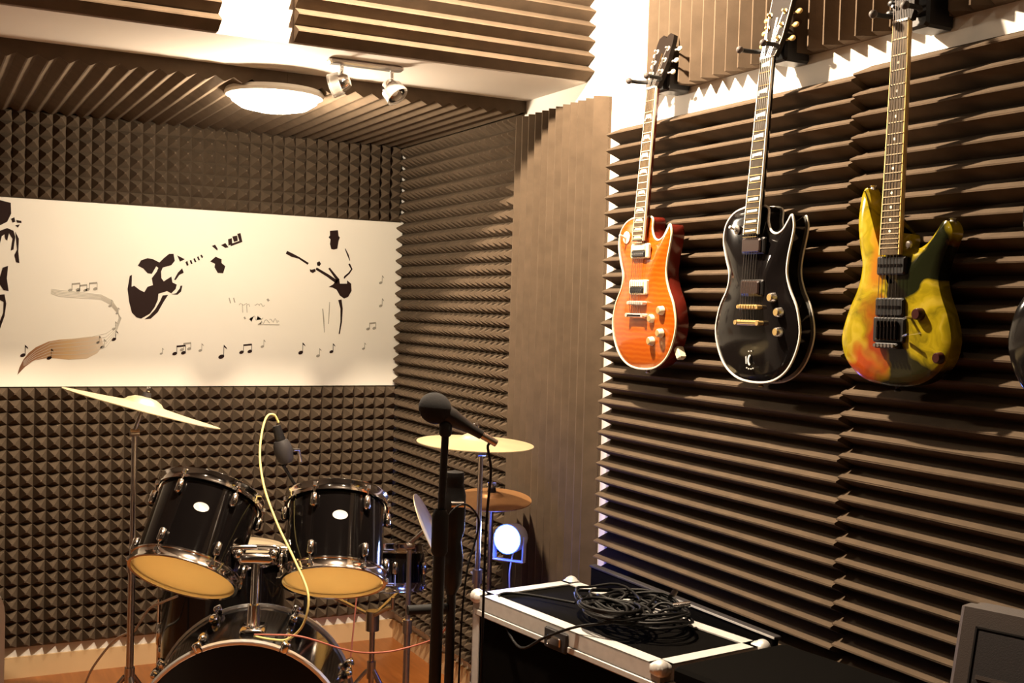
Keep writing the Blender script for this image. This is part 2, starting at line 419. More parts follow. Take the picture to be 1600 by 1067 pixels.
# ------------------------------------------------------------------ mural board on the back wall
MURAL = {
  'guitar_print': (M_ink, [[(0.828,1.6793),(0.8405,1.7023),(0.8664,1.7125),(0.8883,1.709),(0.9148,1.6966),(0.9321,1.7155),(0.9538,1.7346),(0.9715,1.7355),(0.9774,1.7062),(0.9636,1.6875),(0.9285,1.676),(0.9222,1.6586),(0.9241,1.6315),(0.9341,1.6183),(0.9646,1.6399),(0.9696,1.6151),(0.9876,1.6067),(0.9835,1.5883),(0.9661,1.5696),(0.9482,1.5781),(0.9132,1.5656),(0.9115,1.5407),(0.899,1.5087),(0.8798,1.4811),(0.8454,1.4601),(0.8279,1.4642),(0.8081,1.4839),(0.7965,1.5283),(0.7889,1.5817),(0.7965,1.6356),(0.805,1.6404),(0.8047,1.5912),(0.8145,1.596),(0.8365,1.5797),(0.8562,1.5705),(0.8688,1.5934),(0.8905,1.6009),(0.8855,1.6301),(0.9047,1.6579),(0.9109,1.6739),(0.902,1.6803),(0.8851,1.6481),(0.8676,1.6496),(0.8498,1.6691)],[(0.8585,1.4572),(0.8846,1.461),(0.9125,1.4887),(0.9337,1.53),(0.9529,1.5624),(0.9309,1.5594),(0.9204,1.5342),(0.9013,1.4997),(0.88,1.4744)],[(0.9662,1.566),(0.9861,1.5702),(1.0004,1.5912),(1.0033,1.6027),(1.0109,1.603),(1.0061,1.5777),(0.9907,1.564)],[(0.976,1.6267),(0.991,1.6568),(1.0084,1.6758),(1.0155,1.6578),(0.9978,1.648),(0.9827,1.6256)],[(0.9872,1.7294),(1.0188,1.715),(0.9989,1.7036)],[(1.0213,1.7028),(1.0292,1.7086),(1.035,1.6906),(1.0279,1.6875)],[(1.0391,1.7099),(1.0453,1.7139),(1.0511,1.6981),(1.0448,1.6956)],[(1.0542,1.7179),(1.06,1.7219),(1.0672,1.7057),(1.0609,1.7036)],[(1.069,1.726),(1.0748,1.7303),(1.0819,1.7146),(1.0761,1.7121)],[(1.0829,1.7339),(1.0882,1.7379),(1.0953,1.7276),(1.0899,1.7223)],[(1.1306,1.7767),(1.1443,1.7829),(1.1561,1.7651),(1.154,1.7581)],[(1.1696,1.7819),(1.1878,1.7921),(1.2021,1.7743),(1.1883,1.7713)],[(1.199,1.8089),(1.2151,1.8144),(1.2179,1.7913),(1.2019,1.7813)],[(1.2173,1.8214),(1.2381,1.8272),(1.2409,1.8042),(1.2248,1.7987)],[(1.2379,1.8342),(1.2518,1.8387),(1.2611,1.8006),(1.2113,1.7794),(1.2087,1.7886),(1.2479,1.8045)],[(1.1253,1.7106),(1.1477,1.7315),(1.1732,1.722),(1.1736,1.7059),(1.1901,1.6927),(1.1815,1.6623),(1.1585,1.6627),(1.1441,1.6861),(1.1461,1.701)]]),
  'guitarist_print': (M_ink, [[(1.653,1.8707),(1.6898,1.8758),(1.6936,1.8494),(1.7,1.8438),(1.6942,1.8287),(1.689,1.793),(1.6737,1.7881),(1.6613,1.7898),(1.6545,1.8119),(1.6571,1.8326),(1.6476,1.841),(1.6535,1.8501)],[(1.6535,1.6201),(1.6747,1.6326),(1.6896,1.6551),(1.7019,1.6573),(1.7056,1.6367),(1.7397,1.6379),(1.7393,1.6528),(1.7585,1.6386),(1.7613,1.6059),(1.7457,1.5786),(1.7272,1.5703),(1.707,1.5833),(1.6908,1.6095),(1.672,1.6177)],[(1.5962,1.7267),(1.6077,1.7331),(1.6153,1.7217),(1.6082,1.7108),(1.5978,1.7139)],[(1.5643,1.696),(1.5722,1.6934),(1.5873,1.6981),(1.5924,1.6884),(1.5787,1.679),(1.5664,1.6844)],[(1.4593,1.7721),(1.4863,1.7608),(1.5154,1.7471),(1.5587,1.7232),(1.5541,1.715),(1.5119,1.7397),(1.4807,1.7465),(1.4536,1.7592)],[(1.5958,1.7048),(1.6523,1.6757),(1.6971,1.6486),(1.6889,1.6357),(1.6458,1.6645),(1.5908,1.6955)],[(1.7274,1.7955),(1.7425,1.7702),(1.7514,1.743),(1.7487,1.7419),(1.7361,1.7673),(1.7248,1.7942)],[(1.7503,1.7295),(1.7633,1.7043),(1.7505,1.6835),(1.7313,1.6656),(1.7269,1.6601),(1.7227,1.6622),(1.7253,1.6712),(1.7452,1.6882),(1.7563,1.7041),(1.7431,1.7254)],[(1.6563,1.7071),(1.6775,1.6833),(1.7031,1.6558),(1.6923,1.6467),(1.6694,1.6765),(1.6499,1.7018)],[(1.7149,1.5661),(1.7219,1.5247),(1.7199,1.4645),(1.7109,1.4107),(1.7062,1.4114),(1.7129,1.465),(1.7114,1.5237),(1.7001,1.5627)]]),
  'figure_print': (M_ink, [[(0.2798,1.9164),(0.2993,1.9143),(0.3386,1.9063),(0.3406,1.8638),(0.3267,1.831),(0.3009,1.8153),(0.2814,1.8177)],[(0.282,1.7753),(0.3012,1.7941),(0.3271,1.8062),(0.3502,1.7969),(0.3572,1.7724),(0.3514,1.7222),(0.3416,1.7182),(0.3475,1.7647),(0.334,1.7867),(0.3279,1.7566),(0.3213,1.7619),(0.3177,1.7808),(0.3081,1.7732),(0.302,1.7445),(0.2827,1.7329)],[(0.3568,1.7937),(0.3705,1.7659),(0.3693,1.7159),(0.374,1.6698),(0.3621,1.6728),(0.3551,1.701),(0.3646,1.7228)],[(0.2849,1.5914),(0.3041,1.6134),(0.3133,1.6493),(0.3328,1.6573),(0.329,1.6073),(0.3364,1.5577),(0.318,1.5606),(0.3046,1.5815),(0.2853,1.5702)],[(0.2858,1.5383),(0.3052,1.5424),(0.3215,1.5444),(0.3287,1.5076),(0.3229,1.4575),(0.3074,1.4074),(0.3006,1.4215),(0.3181,1.4717),(0.3187,1.5144),(0.3056,1.5211),(0.2862,1.5135)],[(0.2804,1.9165),(0.282,1.8177),(0.2617,1.8306),(0.2515,1.8652),(0.2606,1.901)],[(0.2826,1.7768),(0.2859,1.5688),(0.2593,1.5763),(0.2418,1.6604),(0.2504,1.7313)],[(0.2859,1.5716),(0.2868,1.5121),(0.2769,1.4848),(0.2816,1.3927),(0.2687,1.3889),(0.2541,1.4913),(0.2592,1.5777)],[(0.3409,1.844),(0.3526,1.8504),(0.3562,1.8328),(0.3464,1.8287)],[(0.3594,1.8401),(0.3779,1.8377),(0.3793,1.8292),(0.3628,1.8297)],[(0.3564,1.8186),(0.3728,1.8231),(0.3664,1.8099)]]),
  'grey_leg_print': (M_inkg, [[(1.6305,1.5221),(1.6374,1.4692),(1.6395,1.4159),(1.6377,1.4157),(1.6321,1.4687),(1.6264,1.5216)],[(1.6608,1.5523),(1.6602,1.5049),(1.6584,1.4546),(1.6561,1.4546),(1.6566,1.505),(1.6584,1.5523)]]),
  'ribbon_print': (M_ribbon, [[(0.3741,1.2256),(0.3809,1.2544),(0.395,1.2868),(0.4145,1.3136),(0.4409,1.3362),(0.4876,1.3599),(0.5282,1.3678),(0.5761,1.3721),(0.6452,1.382),(0.6871,1.3848),(0.6984,1.348),(0.6744,1.3145),(0.6329,1.292),(0.5638,1.2879),(0.4887,1.2947),(0.4351,1.2834),(0.4021,1.258)]]),
  'staff_lines_print': (M_inkl, [[(0.3946,1.2801),(0.4406,1.3238),(0.4942,1.3571),(0.576,1.3706),(0.6451,1.3805),(0.7078,1.3969),(0.7424,1.4218),(0.7571,1.4604),(0.7515,1.4971),(0.7261,1.5332),(0.6837,1.5539),(0.6071,1.5602),(0.5246,1.5669),(0.494,1.5695),(0.4941,1.5709),(0.5247,1.5683),(0.6072,1.5616),(0.6841,1.5552),(0.7271,1.5343),(0.7528,1.4976),(0.7586,1.4602),(0.7435,1.4209),(0.7083,1.3956),(0.6453,1.3791),(0.5762,1.3692),(0.4947,1.3557),(0.4415,1.3226),(0.3956,1.2791)],[(0.3947,1.2758),(0.4408,1.3146),(0.4944,1.3448),(0.5763,1.3551),(0.6454,1.3642),(0.708,1.3831),(0.7425,1.4142),(0.7593,1.4604),(0.7501,1.4945),(0.7241,1.5293),(0.6838,1.5495),(0.6072,1.5546),(0.5247,1.5607),(0.494,1.5652),(0.4943,1.5666),(0.5248,1.5622),(0.6073,1.556),(0.6841,1.5509),(0.725,1.5304),(0.7514,1.4951),(0.7607,1.4603),(0.7437,1.4134),(0.7086,1.3818),(0.6457,1.3628),(0.5765,1.3537),(0.4948,1.3434),(0.4416,1.3134),(0.3956,1.2747)],[(0.3948,1.2715),(0.441,1.3054),(0.4947,1.3324),(0.5766,1.3396),(0.6457,1.3479),(0.7082,1.3692),(0.7426,1.4066),(0.7614,1.4605),(0.7488,1.4918),(0.7221,1.5255),(0.6839,1.5451),(0.6073,1.549),(0.5248,1.5546),(0.4941,1.5609),(0.4944,1.5623),(0.525,1.556),(0.6074,1.5504),(0.6842,1.5465),(0.723,1.5266),(0.75,1.4926),(0.7628,1.4604),(0.7439,1.4059),(0.7089,1.368),(0.646,1.3465),(0.5767,1.3381),(0.495,1.331),(0.4418,1.3042),(0.3957,1.2704)],[(0.3949,1.2673),(0.4412,1.2962),(0.4949,1.3201),(0.5769,1.324),(0.6459,1.3316),(0.7084,1.3553),(0.7428,1.399),(0.7635,1.4605),(0.7474,1.4892),(0.72,1.5216),(0.684,1.5407),(0.6074,1.5434),(0.5249,1.5484),(0.4941,1.5566),(0.4945,1.558),(0.5251,1.5498),(0.6075,1.5448),(0.6843,1.5421),(0.7209,1.5227),(0.7486,1.4901),(0.765,1.4604),(0.744,1.3983),(0.7092,1.3541),(0.6463,1.3303),(0.577,1.3226),(0.4952,1.3187),(0.4419,1.295),(0.3957,1.266)],[(0.3951,1.263),(0.4414,1.287),(0.4952,1.3078),(0.5772,1.3085),(0.6462,1.3154),(0.7087,1.3414),(0.7429,1.3914),(0.7657,1.4605),(0.7461,1.4866),(0.718,1.5178),(0.6841,1.5363),(0.6075,1.5378),(0.525,1.5422),(0.4942,1.5523),(0.4946,1.5537),(0.5252,1.5436),(0.6076,1.5392),(0.6844,1.5377),(0.7189,1.5189),(0.7472,1.4876),(0.7671,1.4605),(0.7442,1.3908),(0.7095,1.3403),(0.6466,1.314),(0.5773,1.307),(0.4954,1.3064),(0.442,1.2857),(0.3957,1.2617)]]),
  'quote_print': (M_inkg, [[(1.2114,1.5583),(1.2182,1.5353),(1.2141,1.5341),(1.2073,1.5571)],[(1.2307,1.5589),(1.2367,1.5389),(1.2326,1.5377),(1.2265,1.5577)],[(1.3796,1.5609),(1.3869,1.5517),(1.3796,1.546),(1.3724,1.5552)],[(1.2527,1.5285),(1.2582,1.5368),(1.2631,1.5342),(1.2663,1.5335),(1.2703,1.5298),(1.2741,1.5295),(1.279,1.5335),(1.2857,1.5371),(1.2909,1.53),(1.296,1.5351),(1.3002,1.5223),(1.2981,1.5217),(1.2947,1.5335),(1.2905,1.5279),(1.2851,1.5351),(1.2802,1.5318),(1.2749,1.5275),(1.2694,1.5278),(1.2652,1.5317),(1.2622,1.5323),(1.2592,1.5349),(1.2545,1.5274)],[(1.3216,1.5318),(1.324,1.5301),(1.3277,1.5323),(1.332,1.5363),(1.338,1.5346),(1.3408,1.5293),(1.345,1.5376),(1.3512,1.5368),(1.357,1.5254),(1.3602,1.5258),(1.3629,1.5314),(1.3648,1.5305),(1.3615,1.5241),(1.3555,1.524),(1.3496,1.5354),(1.3464,1.536),(1.3416,1.5273),(1.3366,1.5329),(1.3325,1.5342),(1.329,1.5306),(1.3241,1.528),(1.3205,1.53)],[(1.2687,1.53),(1.2711,1.4958),(1.2689,1.4956),(1.2666,1.5298)],[(1.2875,1.5305),(1.2899,1.4962),(1.2877,1.4961),(1.2854,1.5304)],[(1.2797,1.4787),(1.2846,1.4695),(1.2786,1.4663),(1.2737,1.4756)],[(1.298,1.4675),(1.3048,1.4751),(1.3086,1.4584),(1.3135,1.4796),(1.3176,1.4824),(1.3233,1.4826),(1.3282,1.4652),(1.3301,1.4645),(1.3347,1.4832),(1.3411,1.4769),(1.3453,1.4764),(1.3508,1.472),(1.3532,1.4692),(1.3582,1.4758),(1.3599,1.4745),(1.3541,1.4673),(1.3495,1.4703),(1.3443,1.4745),(1.3398,1.4752),(1.3364,1.4819),(1.332,1.4636),(1.3262,1.4643),(1.3214,1.4816),(1.3184,1.4804),(1.3155,1.4788),(1.3095,1.4565),(1.3033,1.4735),(1.2998,1.4663)],[(1.3373,1.4489),(1.3416,1.4488),(1.3473,1.4542),(1.3502,1.4486),(1.3531,1.4626),(1.3591,1.4524),(1.361,1.451),(1.3669,1.4642),(1.3724,1.4677),(1.3776,1.4669),(1.3841,1.4595),(1.3905,1.4531),(1.3889,1.4516),(1.3826,1.4581),(1.3763,1.4652),(1.373,1.4656),(1.3687,1.463),(1.3626,1.4496),(1.3573,1.4512),(1.3541,1.4607),(1.3519,1.4473),(1.3473,1.452),(1.3426,1.4469),(1.3373,1.4468)],[(1.3373,1.4453),(1.3819,1.4475),(1.4333,1.4475),(1.4333,1.4445),(1.3819,1.4444),(1.3374,1.4429)],[(1.3876,1.4705),(1.3942,1.4709),(1.4008,1.4637),(1.4047,1.457),(1.4086,1.4685),(1.4134,1.4746),(1.4197,1.465),(1.4224,1.4546),(1.4254,1.4662),(1.431,1.4607),(1.4293,1.4594),(1.4267,1.4646),(1.4226,1.4525),(1.4178,1.4641),(1.4126,1.4726),(1.4106,1.4676),(1.4057,1.4551),(1.3991,1.4623),(1.3932,1.469),(1.3878,1.4684)]]),
}
NOTES = [(0.5807,1.5859,1,1),(0.6102,1.5817,1,0.9),(0.6471,1.5908,1,1),(0.7208,1.5224,0,0.8),(0.7491,1.4916,0,0.7),(0.7377,1.4306,0,0.9),(0.7384,1.391,0,1.1),(0.6939,1.3561,0,1),(0.6761,1.3716,0,0.8),(0.4909,1.3122,0,1.1),(0.393,1.3241,0,1.2),(1.9003,1.6646,0,1),(1.9033,1.5594,0,1),(1.8598,1.453,1,1),(1.0916,1.3449,0,0.9),(1.1817,1.3294,0,1.5),(1.2865,1.3443,1,1.2),(1.3592,1.3647,0,0.9),(1.5321,1.3471,0,1.3),(1.612,1.328,0,1),(1.674,1.3487,0,1.1),(1.8254,1.3591,0,0.8),(1.0035,1.3358,1,1.2),(1.0298,1.3496,1,1),(0.9299,1.3269,0,0.7)]
board = thing('mural_board', 'white painted wall board with guitar and musician silhouettes above the drums', 'mural', T(0, 0, 0))
MB().box(-0.9, 2.0, 5.019, YB - .001, 1.178, 1.927).build('panel', M_board, board)
def flat_prism(polys, th=0.0015, y=5.019):
    b = MB()
    for p in polys:
        n = len(p)
        b.add([(x, y, z) for x, z in p] + [(x, y - th, z) for x, z in p],
              [tuple(range(n)), tuple(range(2*n - 1, n - 1, -1))] + [(i, (i + 1) % n, n + (i + 1) % n, n + i) for i in range(n)])
    return b
for nm, (m, polys) in MURAL.items():
    flat_prism(polys, 0.0022 if nm == 'staff_lines_print' else 0.0015).build(nm, m, board)
def note_polys(x, z, k, s):
    r = 0.0068*s; h = 0.034*s
    def head(cx, cz): return [(cx + r*1.25*cos(a), cz + r*0.9*sin(a) + 0.3*r*cos(a)) for a in [2*pi*i/10 for i in range(10)]]
    t = 0.0010
    if k == 0:
        return [head(x, z - h/2), [(x + r - t, z - h/2), (x + r + t, z - h/2), (x + r + t, z + h/2), (x + r - t, z + h/2)],
                [(x + r, z + h/2), (x + r, z + h/3), (x + 2.4*r, z + h/8), (x + 2.0*r, z + h/3.2)]]
    d = 0.03*s
    return [head(x - d/2, z - h/2), head(x + d/2, z - h/2 + .004), [(x - d/2 + r - t, z - h/2), (x - d/2 + r + t, z - h/2), (x - d/2 + r + t, z + h/3), (x - d/2 + r - t, z + h/3)],
            [(x + d/2 + r - t, z - h/2), (x + d/2 + r + t, z - h/2), (x + d/2 + r + t, z + h/3), (x + d/2 + r - t, z + h/3)],
            [(x - d/2 + r, z + h/3 - .007), (x + d/2 + r, z + h/3 - .003), (x + d/2 + r, z + h/3 + .004), (x - d/2 + r, z + h/3)]]
for (x, z, k, s_) in NOTES:
    flat_prism(note_polys(x, z, k, s_)).build('music_note', M_inkg if s_ < 1.1 else M_ink, board)

# ------------------------------------------------------------------ ceiling lamp in the recess
lamp_c = (1.100, 3.98, 2.274)
lamp = thing('ceiling_lamp', 'round glowing ceiling lamp on the grey foam of the drum recess', 'lamp', T(*lamp_c))
MB().lathe([(0, 0.0), (.165, 0.0), (.17, -.012), (.165, -.022), (.15, -.022)], 40).build('rim', M_whitep, lamp, 40)
MB().lathe([(.152, -.02), (.145, -.038), (.115, -.058), (.06, -.070), (0, -.073)], 40).build('diffuser', M_lamp, lamp, 60)
MB().cyl((0, 0, -.0), (0, 0, .05), .05).build('base', M_whitep, lamp, 40)
def area_disk(name, loc, size, power, col, rot=(0, 0, 0), parent=None):
    d = bpy.data.lights.new(name, 'AREA'); d.shape = 'DISK'; d.size = size; d.energy = power; d.color = col
    o = bpy.data.objects.new(name, d); COL.objects.link(o); o.location = loc; o.rotation_euler = rot
    if parent: o.parent = parent
    return o
def point(name, loc, r, power, col, parent=None):
    d = bpy.data.lights.new(name, 'POINT'); d.shadow_soft_size = r; d.energy = power; d.color = col
    o = bpy.data.objects.new(name, d); COL.objects.link(o); o.location = loc
    if parent: o.parent = parent
    return o
point('lamp_light', (0, 0, -.13), .05, P_RECESS, C_RECESS, lamp)

# two-headed spot bar under the soffit
bar = thing('spot_bar', 'small chrome bar with two glass-shaded spotlights under the white soffit', 'spotlight', T(1.28, 3.553, SOF))
MB().box(-.13, .12, -.02, .02, -.018, 0, .006).build('bar', M_steel, bar)
for (x, tilt, yaw) in ((-.085, 1.25, 2.6), (.085, .75, -.9)):
    MB().cyl((x, 0, -.018), (x, 0, -.058), .0065, n=12).build('stem', M_chrome, bar, 40)
    dirv = Vector((sin(tilt)*cos(yaw), sin(tilt)*sin(yaw), -cos(tilt)))
    c = Vector((x, 0, -.075))
    hd = MB().lathe([(0, -.03), (.018, -.028), (.026, -.018), (.031, .0), (.033, .03), (.030, .03), (.027, .0), (0, -.012)], 24, c, dirv).build('spot_head', M_chrome, bar, 40)
    MB().lathe([(.036, .0), (.039, .034), (.037, .036), (.034, .0)], 24, c, dirv).build('glass_shade', M_glass, bar, 40)
    MB().sphere(c + dirv*.012, .014, 12, 8).build('bulb', M_whitep, hd, 60)

# ceiling spots of the main room (out of frame, they light the wall of guitars; the third is added fill)
for i, (p, pw, lab) in enumerate(zip(((1.20, 2.72, 2.80), (1.05, 1.15, 2.80), (-.35, 1.7, 2.80)), P_TRACK,
        ('white ceiling spot above the guitars nearest the beam', 'white ceiling spot over the black desk', 'white ceiling spot added as fill in the middle of the room'))):
    t = thing('ceiling_spot', lab, 'lamp', T(p[0], p[1], ZC), 'ceiling spots of the main room')
    MB().lathe([(0, 0), (.055, 0), (.055, -.02), (.02, -.03), (0, -.03)], 24).build('canopy', M_whitep, t, 40)
    MB().lathe([(.03, -.03), (.035, -.045), (.045, -.085), (.04, -.085), (.03, -.05)], 24).build('shade', M_whitep, t, 40)
    MB().sphere((0, 0, -.075), .026, 16, 10).build('bulb', M_bulb, t, 60)
    point('spot_light', (0, 0, -.15), .035, pw, C_WARM, t)

# ------------------------------------------------------------------ guitars
def inset(poly, d):
    """Move a counter-clockwise outline inwards by d (smoothed normals)."""
    n = len(poly); out = []
    for i in range(n):
        a, b = Vector(poly[i - 1]), Vector(poly[(i + 1) % n]); t = (b - a)
        if t.length < 1e-9: out.append(poly[i]); continue
        t.normalize(); out.append((poly[i][0] - t.y*d, poly[i][1] + t.x*d))
    return out
LP = [(0, 0), (.075, .010), (.132, .048), (.164, .118), (.153, .185), (.124, .235), (.110, .275), (.113, .315), (.124, .358), (.130, .390), (.121, .416),
      (.108, .402), (.090, .382), (.066, .373), (.045, .382), (.034, .405), (.030, .440), (-.030, .446), (-.062, .444), (-.105, .432), (-.136, .402), (-.143, .360),
      (-.130, .315), (-.115, .275), (-.122, .235), (-.152, .185), (-.164, .118), (-.132, .048), (-.075, .010)]
STRAT = [(0, 0), (.085, .012), (.140, .050), (.158, .100), (.148, .150), (.128, .195), (.118, .232), (.126, .270), (.142, .305), (.150, .330), (.140, .350), (.125, .352),
         (.108, .332), (.085, .308), (.055, .296), (.034, .300), (.030, .330), (-.030, .330), (-.042, .322), (-.060, .326), (-.076, .360), (-.084, .412), (-.096, .438), (-.110, .425), (-.119, .370),
         (-.112, .310), (-.102, .265), (-.112, .215), (-.140, .160), (-.158, .100), (-.140, .050), (-.085, .012)]
def outline(ctrl, seg=4): return catmull(ctrl, seg, closed=True)
def body_mesh(poly, depth, dome, edge_r=0.004):
    """Carved top: rings of insets rising to the dome; flat back. Front rim plane at z=0, back at -depth."""
    front = MB(); n = len(poly)
    cx, cy = 0.0, 0.20
    rings = [poly]
    rings.append(inset(poly, edge_r))
    zs = [-edge_r*0.6, 0.0]
    for k, (s_, hz) in enumerate(((.90, .22), (.78, .50), (.62, .78), (.42, .95), (.2, 1.0))):
        base = inset(poly, edge_r)
        rings.append([(cx + (x - cx)*s_, cy + (y - cy)*s_) for x, y in base]); zs.append(dome*hz)
    v = []; f = []
    for r, z in zip(rings, zs): v += [(x, y, z) for x, y in r]
    for k in range(len(rings) - 1):
        f += [(k*n + i, k*n + (i + 1) % n, (k + 1)*n + (i + 1) % n, (k + 1)*n + i) for i in range(n)]
    m = len(rings) - 1
    f.append(tuple(m*n + i for i in range(n)))
    front.add(v, f)
    side = MB(); r0 = poly; r1 = poly; r2 = inset(poly, edge_r)
    v = [(x, y, -edge_r*0.6) for x, y in r0] + [(x, y, -depth + edge_r) for x, y in r1] + [(x, y, -depth) for x, y in r2]
    f = [(k*n + (i + 1) % n, k*n + i, (k + 1)*n + i, (k + 1)*n + (i + 1) % n) for k in range(2) for i in range(n)]
    f.append(tuple(reversed(range(2*n, 3*n))))
    side.add(v, f)
    return front, side
def ring_strip(poly, z, wd, th):
    """Binding: a rounded band along the outline at height z."""
    return MB().tube([(x, y, z) for x, y in poly], wd, 6, closed=True)

def guitar(name, label, yx, z0, spec, xr=1.895, lean=0.0, back=0.0):
    # local x = to the viewer's right, y = up along the neck, z = out of the wall
    M = orient((xr, yx, z0), (0, -1, 0), (0, 0, 1), (-1, 0, 0)) @ Matrix.Rotation(lean, 4, 'Z') @ Matrix.Rotation(back, 4, 'X')
    g = thing(name, label, 'guitar', M)
    poly = outline(spec['shape'], 5)
    fr, sd = body_mesh(poly, .048, spec['dome'], spec.get('edge', .004))
    fr.build('top', spec['top'], g, 50); sd.build('body', spec['side'], g, 50)
    if spec.get('bind'):
        ring_strip(poly, -.0015, .0032, 0).build('binding', spec['bind'], g, 60)
    if spec.get('bind_back'):
        ring_strip(poly, -.046, .0026, 0).build('back_binding', spec['bind_back'], g, 60)
    nut, bend, bridge = spec['nut'], spec['bend'], spec['bridge']
    ang = spec['angle']                              # neck set back
    ztop = spec['dome'] + .004
    def nz(y, extra=0.0): return ztop + .010 - (y - bend)*math.tan(ang) + extra
    wn, we = .0215, .028
    def hw(y): return we + (wn - we)*(y - bend)/(nut - bend)
    # fretboard
    nk = MB()
    N = 8; v = []
    for i in range(N + 1):
        y = bend + (nut - bend)*i/N; zc = nz(y) - .006; h = hw(y) - .0005
        dep = .020 + .003*(1 - i/N)
        for a in range(9):
            th = pi*a/8
            v.append((h*cos(th), y, zc - dep*sin(th)))
    f = [(i*9 + a, i*9 + a + 1, i*9 + 10 + a, i*9 + 9 + a) for i in range(N) for a in range(8)] + [(i*9 + 8, i*9, i*9 + 9, i*9 + 17) for i in range(N)]
    f += [tuple(range(9)), tuple(reversed(range(N*9, N*9 + 9)))]
    nk.add(v, f); nk.build('neck', spec['neck'], g, 50)
    fbm = MB(); v = []
    for y in (bend, nut):
        h = hw(y); z1 = nz(y); z0_ = z1 - .006
        v += [(-h, y, z0_), (h, y, z0_), (h, y, z1 - .0012), (h*.5, y, z1), (-h*.5, y, z1), (-h, y, z1 - .0012)]
    fbm.add(v, [(5, 4, 3, 2, 1, 0), (6, 7, 8, 9, 10, 11)] + [(i, (i + 1) % 6, 6 + (i + 1) % 6, 6 + i) for i in range(6)])
    fb = fbm.build('fretboard', spec['board'], g)
    for s_ in (-1, 1):
        MB().add([(s_*hw(bend)*.955, bend, nz(bend) - .0004), (s_*hw(nut)*.955, nut, nz(nut) - .0004), (s_*(hw(nut) + .0012), nut, nz(nut) - .0006), (s_*(hw(bend) + .0012), bend, nz(bend) - .0006),
                  (s_*hw(bend)*.955, bend, nz(bend) - .007), (s_*hw(nut)*.955, nut, nz(nut) - .007), (s_*(hw(nut) + .0012), nut, nz(nut) - .007), (s_*(hw(bend) + .0012), bend, nz(bend) - .007)],
                 [(0, 1, 2, 3), (4, 7, 6, 5), (0, 4, 5, 1), (3, 2, 6, 7), (0, 3, 7, 4), (1, 5, 6, 2)]).build('neck_binding', spec['fbind'], fb)
    scale = nut - bridge
    fy = lambda k: nut - scale*(1 - 2**(-k/12))
    nf = spec['frets']
    for k in range(1, nf + 1):
        y = fy(k); h = hw(y)*.95
        MB().box(-h, h, y - .0010, y + .0010, nz(y) - .001, nz(y) + .0011).build('fret', spec['fretmat'], fb)
    for k in (1, 3, 5, 7, 9, 12, 15, 17, 19, 21) if spec['inlay'] != 'dot' else (3, 5, 7, 9, 12, 15, 17, 19, 21):
        if spec['inlay'] == 'trap' and k == 1: continue
        ya, yb = fy(k), fy(k - 1); m_ = (ya + yb)/2; hh = (yb - ya)*.27; h = hw(m_)*.74; z = nz(m_) + .0002
        if spec['inlay'] == 'dot':
            MB().cyl((0, m_, z - .001), (0, m_, z), .0032, n=12).build('inlay', M_ivory, fb)
        else:
            tl = .72 if spec['inlay'] == 'trap' else 1.0
            if spec['inlay'] == 'flag':
                pl = [(-h, m_ - hh), (h, m_ - hh*.5), (h, m_ + hh), (-h, m_ + hh*.5)]
            else:
                pl = [(-h, m_ - hh), (h, m_ - hh), (h*tl, m_ + hh), (-h*tl, m_ + hh)]
            MB().prism(pl, z - .001, z).build('inlay', M_ivory, fb)
    MB().box(-wn, wn, nut, nut + .005, nz(nut) - .006, nz(nut) + .002).build('nut', M_bind, g)
    # headstock, tilted back
    hz = nz(nut) - .008
    HM = Matrix.Translation((0, nut + .004, hz)) @ Matrix.Rotation(-spec['head_tilt'], 4, 'X')
    hp = spec['head']
    hd = MB().prism(hp, -.014, 0).xf(HM).build('headstock', spec['headmat'], g)
    if spec.get('headbind'):
        MB().tube([(x, y, -.0005) for x, y in hp], .0011, 6, closed=True).xf(HM).build('headstock_binding', spec['headbind'], hd, 60)
    if spec.get('headmark'):
        MB().box(-.003, .003, .045, .105, .0, .0008).xf(HM).build('head_mark', spec['headmark'], hd)
        MB().prism([(0, .02), (.012, .035), (0, .05), (-.012, .035)], .0, .0010).xf(HM).build('rod_cover', M_black, hd)
    tun = spec['tuners']
    for (px, py, sd_) in tun:
        tb = MB().cyl((px, py, 0), (px, py, .011), .0042, .0032, 12)
        tb.lathe([(.0075, 0), (.0075, .002), (.004, .003)], 14, (px, py, 0))
        to = tb.xf(HM).build('tuner', spec['hw'], g, 40)
        kb = MB().cyl((px + sd_*.010, py, -.016), (px + sd_*.026, py, -.016), .003, n=8)
        kb.xf(HM).build('tuner_shaft', spec['hw'], to, 40)
        MB().sphere((px + sd_*.034, py, -.016), (.0105, .0075, .0055), 12, 8).xf(HM).build('tuner_button', spec['button'], to, 60)
    # bridge and strings
    zb = spec['zb']
    for k in range(6):
        x0 = (-.0175 + .007*k); xb_ = (-.026 + .0104*k)
        px, py, _ = tun[k] if len(tun) == 6 else (0, 0, 0)
        q = HM @ Vector((px, py, .006))
        ytail = spec['tail']
        pts = [(xb_, ytail, zb - .004), (xb_, bridge, zb), (x0, nut + .002, nz(nut) + .003), tuple(q)]
        MB().tube(pts, .00042 + .00012*(5 - k)/5*3, 5).build('string', M_steel, g)
    spec['extras'](g, ztop, zb)
    # strap button at the foot
    MB().lathe([(0, 0), (.005, 0), (.004, .006), (.008, .011), (.006, .013), (0, .013)], 16, (0, .001, -.024), (0, -1, 0)).build('strap_button', spec['hw'], g, 40)
    return g

